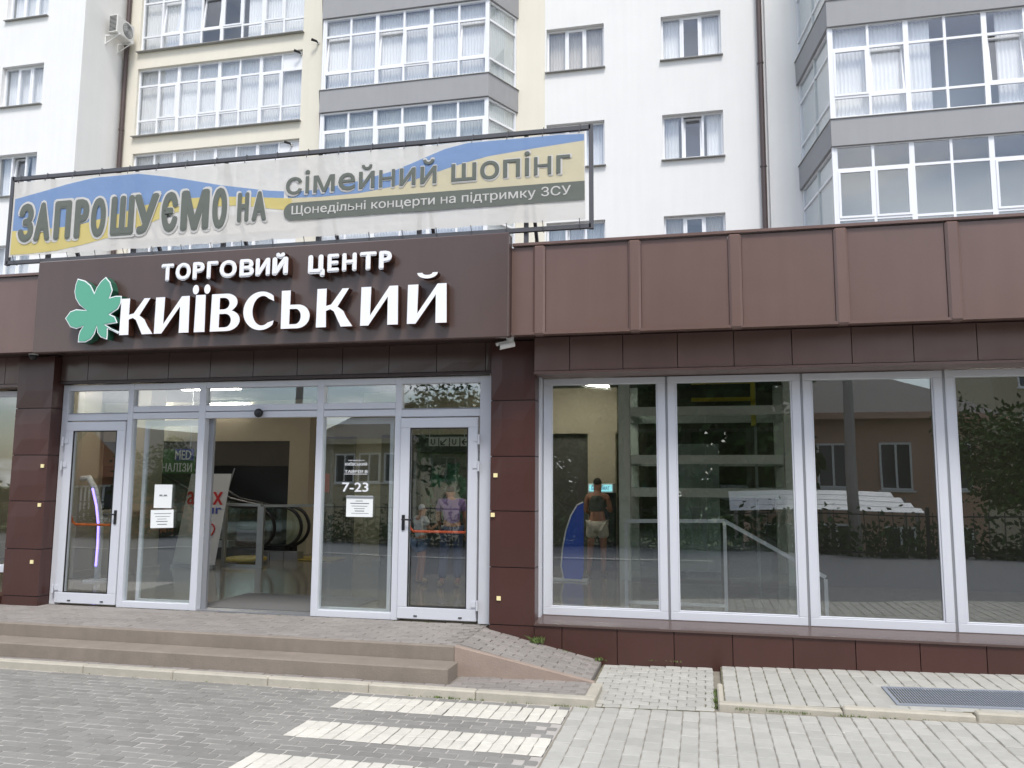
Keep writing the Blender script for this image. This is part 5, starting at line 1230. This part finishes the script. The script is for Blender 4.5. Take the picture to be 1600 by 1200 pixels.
# market canopy beyond the fence
cx_ = mirr(1300, 850, -17.6)[0]; cn = thing('canopy', 'white slatted canopy roof beyond the fence reflected in the third shop window', 'canopy', (cx_, -17.6, -1.5))
for i in range(4): MB().add([(cx_-3,-17.5-i*.45,.80+i*.15),(cx_+2.6-i*.2,-17.5-i*.45,.80+i*.15),(cx_+2.6-i*.2,-17.93-i*.45,.93+i*.15),(cx_-3,-17.93-i*.45,.93+i*.15),(cx_-3,-17.5-i*.45,.78+i*.15),(cx_+2.6-i*.2,-17.5-i*.45,.78+i*.15),(cx_+2.6-i*.2,-17.93-i*.45,.91+i*.15),(cx_-3,-17.93-i*.45,.91+i*.15)], [(0,1,2,3),(7,6,5,4),(0,4,5,1),(1,5,6,2),(2,6,7,3),(3,7,4,0)]).build('roof_sheet', 'awning_white', cn)
for x in (cx_-2.8, cx_, cx_+2.4): MB().bar((x,-17.6,-1.6), (x,-17.6,.79), .08).bar((x,-19.2,-2.1), (x,-19.2,1.24), .08).build('post', 'pole_concrete', cn)
# hedge along the fence
b = MB(); r = random.Random(21)
for _ in range(15000):
    q = Vector((r.uniform(-36, 22), -16.3+r.gauss(0, .25), -.5+abs(r.gauss(0, .55)))); u = Vector((r.gauss(0,1), r.gauss(0,1), r.gauss(0,1))).normalized(); w_ = u.orthogonal().normalized(); l_ = r.uniform(.06, .12)
    b.add([q-u*l_, q+w_*l_*.55, q+u*l_, q-w_*l_*.55], [(0,1,2,3)])
o = b.build('hedge', 'foliage_b'); o['kind'] = 'stuff'; o['label'] = 'loose green hedge behind the iron fence across the street'; o['category'] = 'hedge'
# far belt of trees that closes the view behind the houses
b = MB(); r = random.Random(33)
for _ in range(16000):
    x = r.uniform(-110, 70); hh = 4.2+1.6*math.sin(x*.21)+1.1*math.sin(x*.63+1); q = Vector((x, -62+r.gauss(0, 1.2), -3.2+hh*r.random()**.7)); u = Vector((r.gauss(0,1), r.gauss(0,1), r.gauss(0,1))).normalized(); w_ = u.orthogonal().normalized(); l_ = r.uniform(.3, .6)
    b.add([q-u*l_, q+w_*l_*.7, q+u*l_, q-w_*l_*.7], [(0,1,2,3)])
o = b.build('far_trees', 'foliage_b'); o['kind'] = 'stuff'; o['label'] = 'distant belt of trees behind the houses across the street'; o['category'] = 'trees'
# street centre markings in front of the camera's back
rm = structure(MB().box(-30, 20, -12.1, -11.98, -.405, -.401).box(2.6, 2.72, -11.0, -5.6, -.402, -.398).box(5.4, 5.52, -11.0, -5.6, -.402, -.398).build('road_marking', 'marking'))

for o in list(COL.objects):
    g = {'ceiling_lamp': 'ceiling lamps in the hall', 'column': 'columns inside the hall', 'tree': 'trees across the street', 'paper_notice': 'papers taped to the entrance glass', 'wall_camera': 'black cameras on the apartment block', 'utility_pole': 'utility poles across the street', 'security_camera': 'security cameras under the fascia', 'person': 'people inside the hall'}.get(o.name.split('.')[0])
    if g and o.parent is None: o['group'] = g
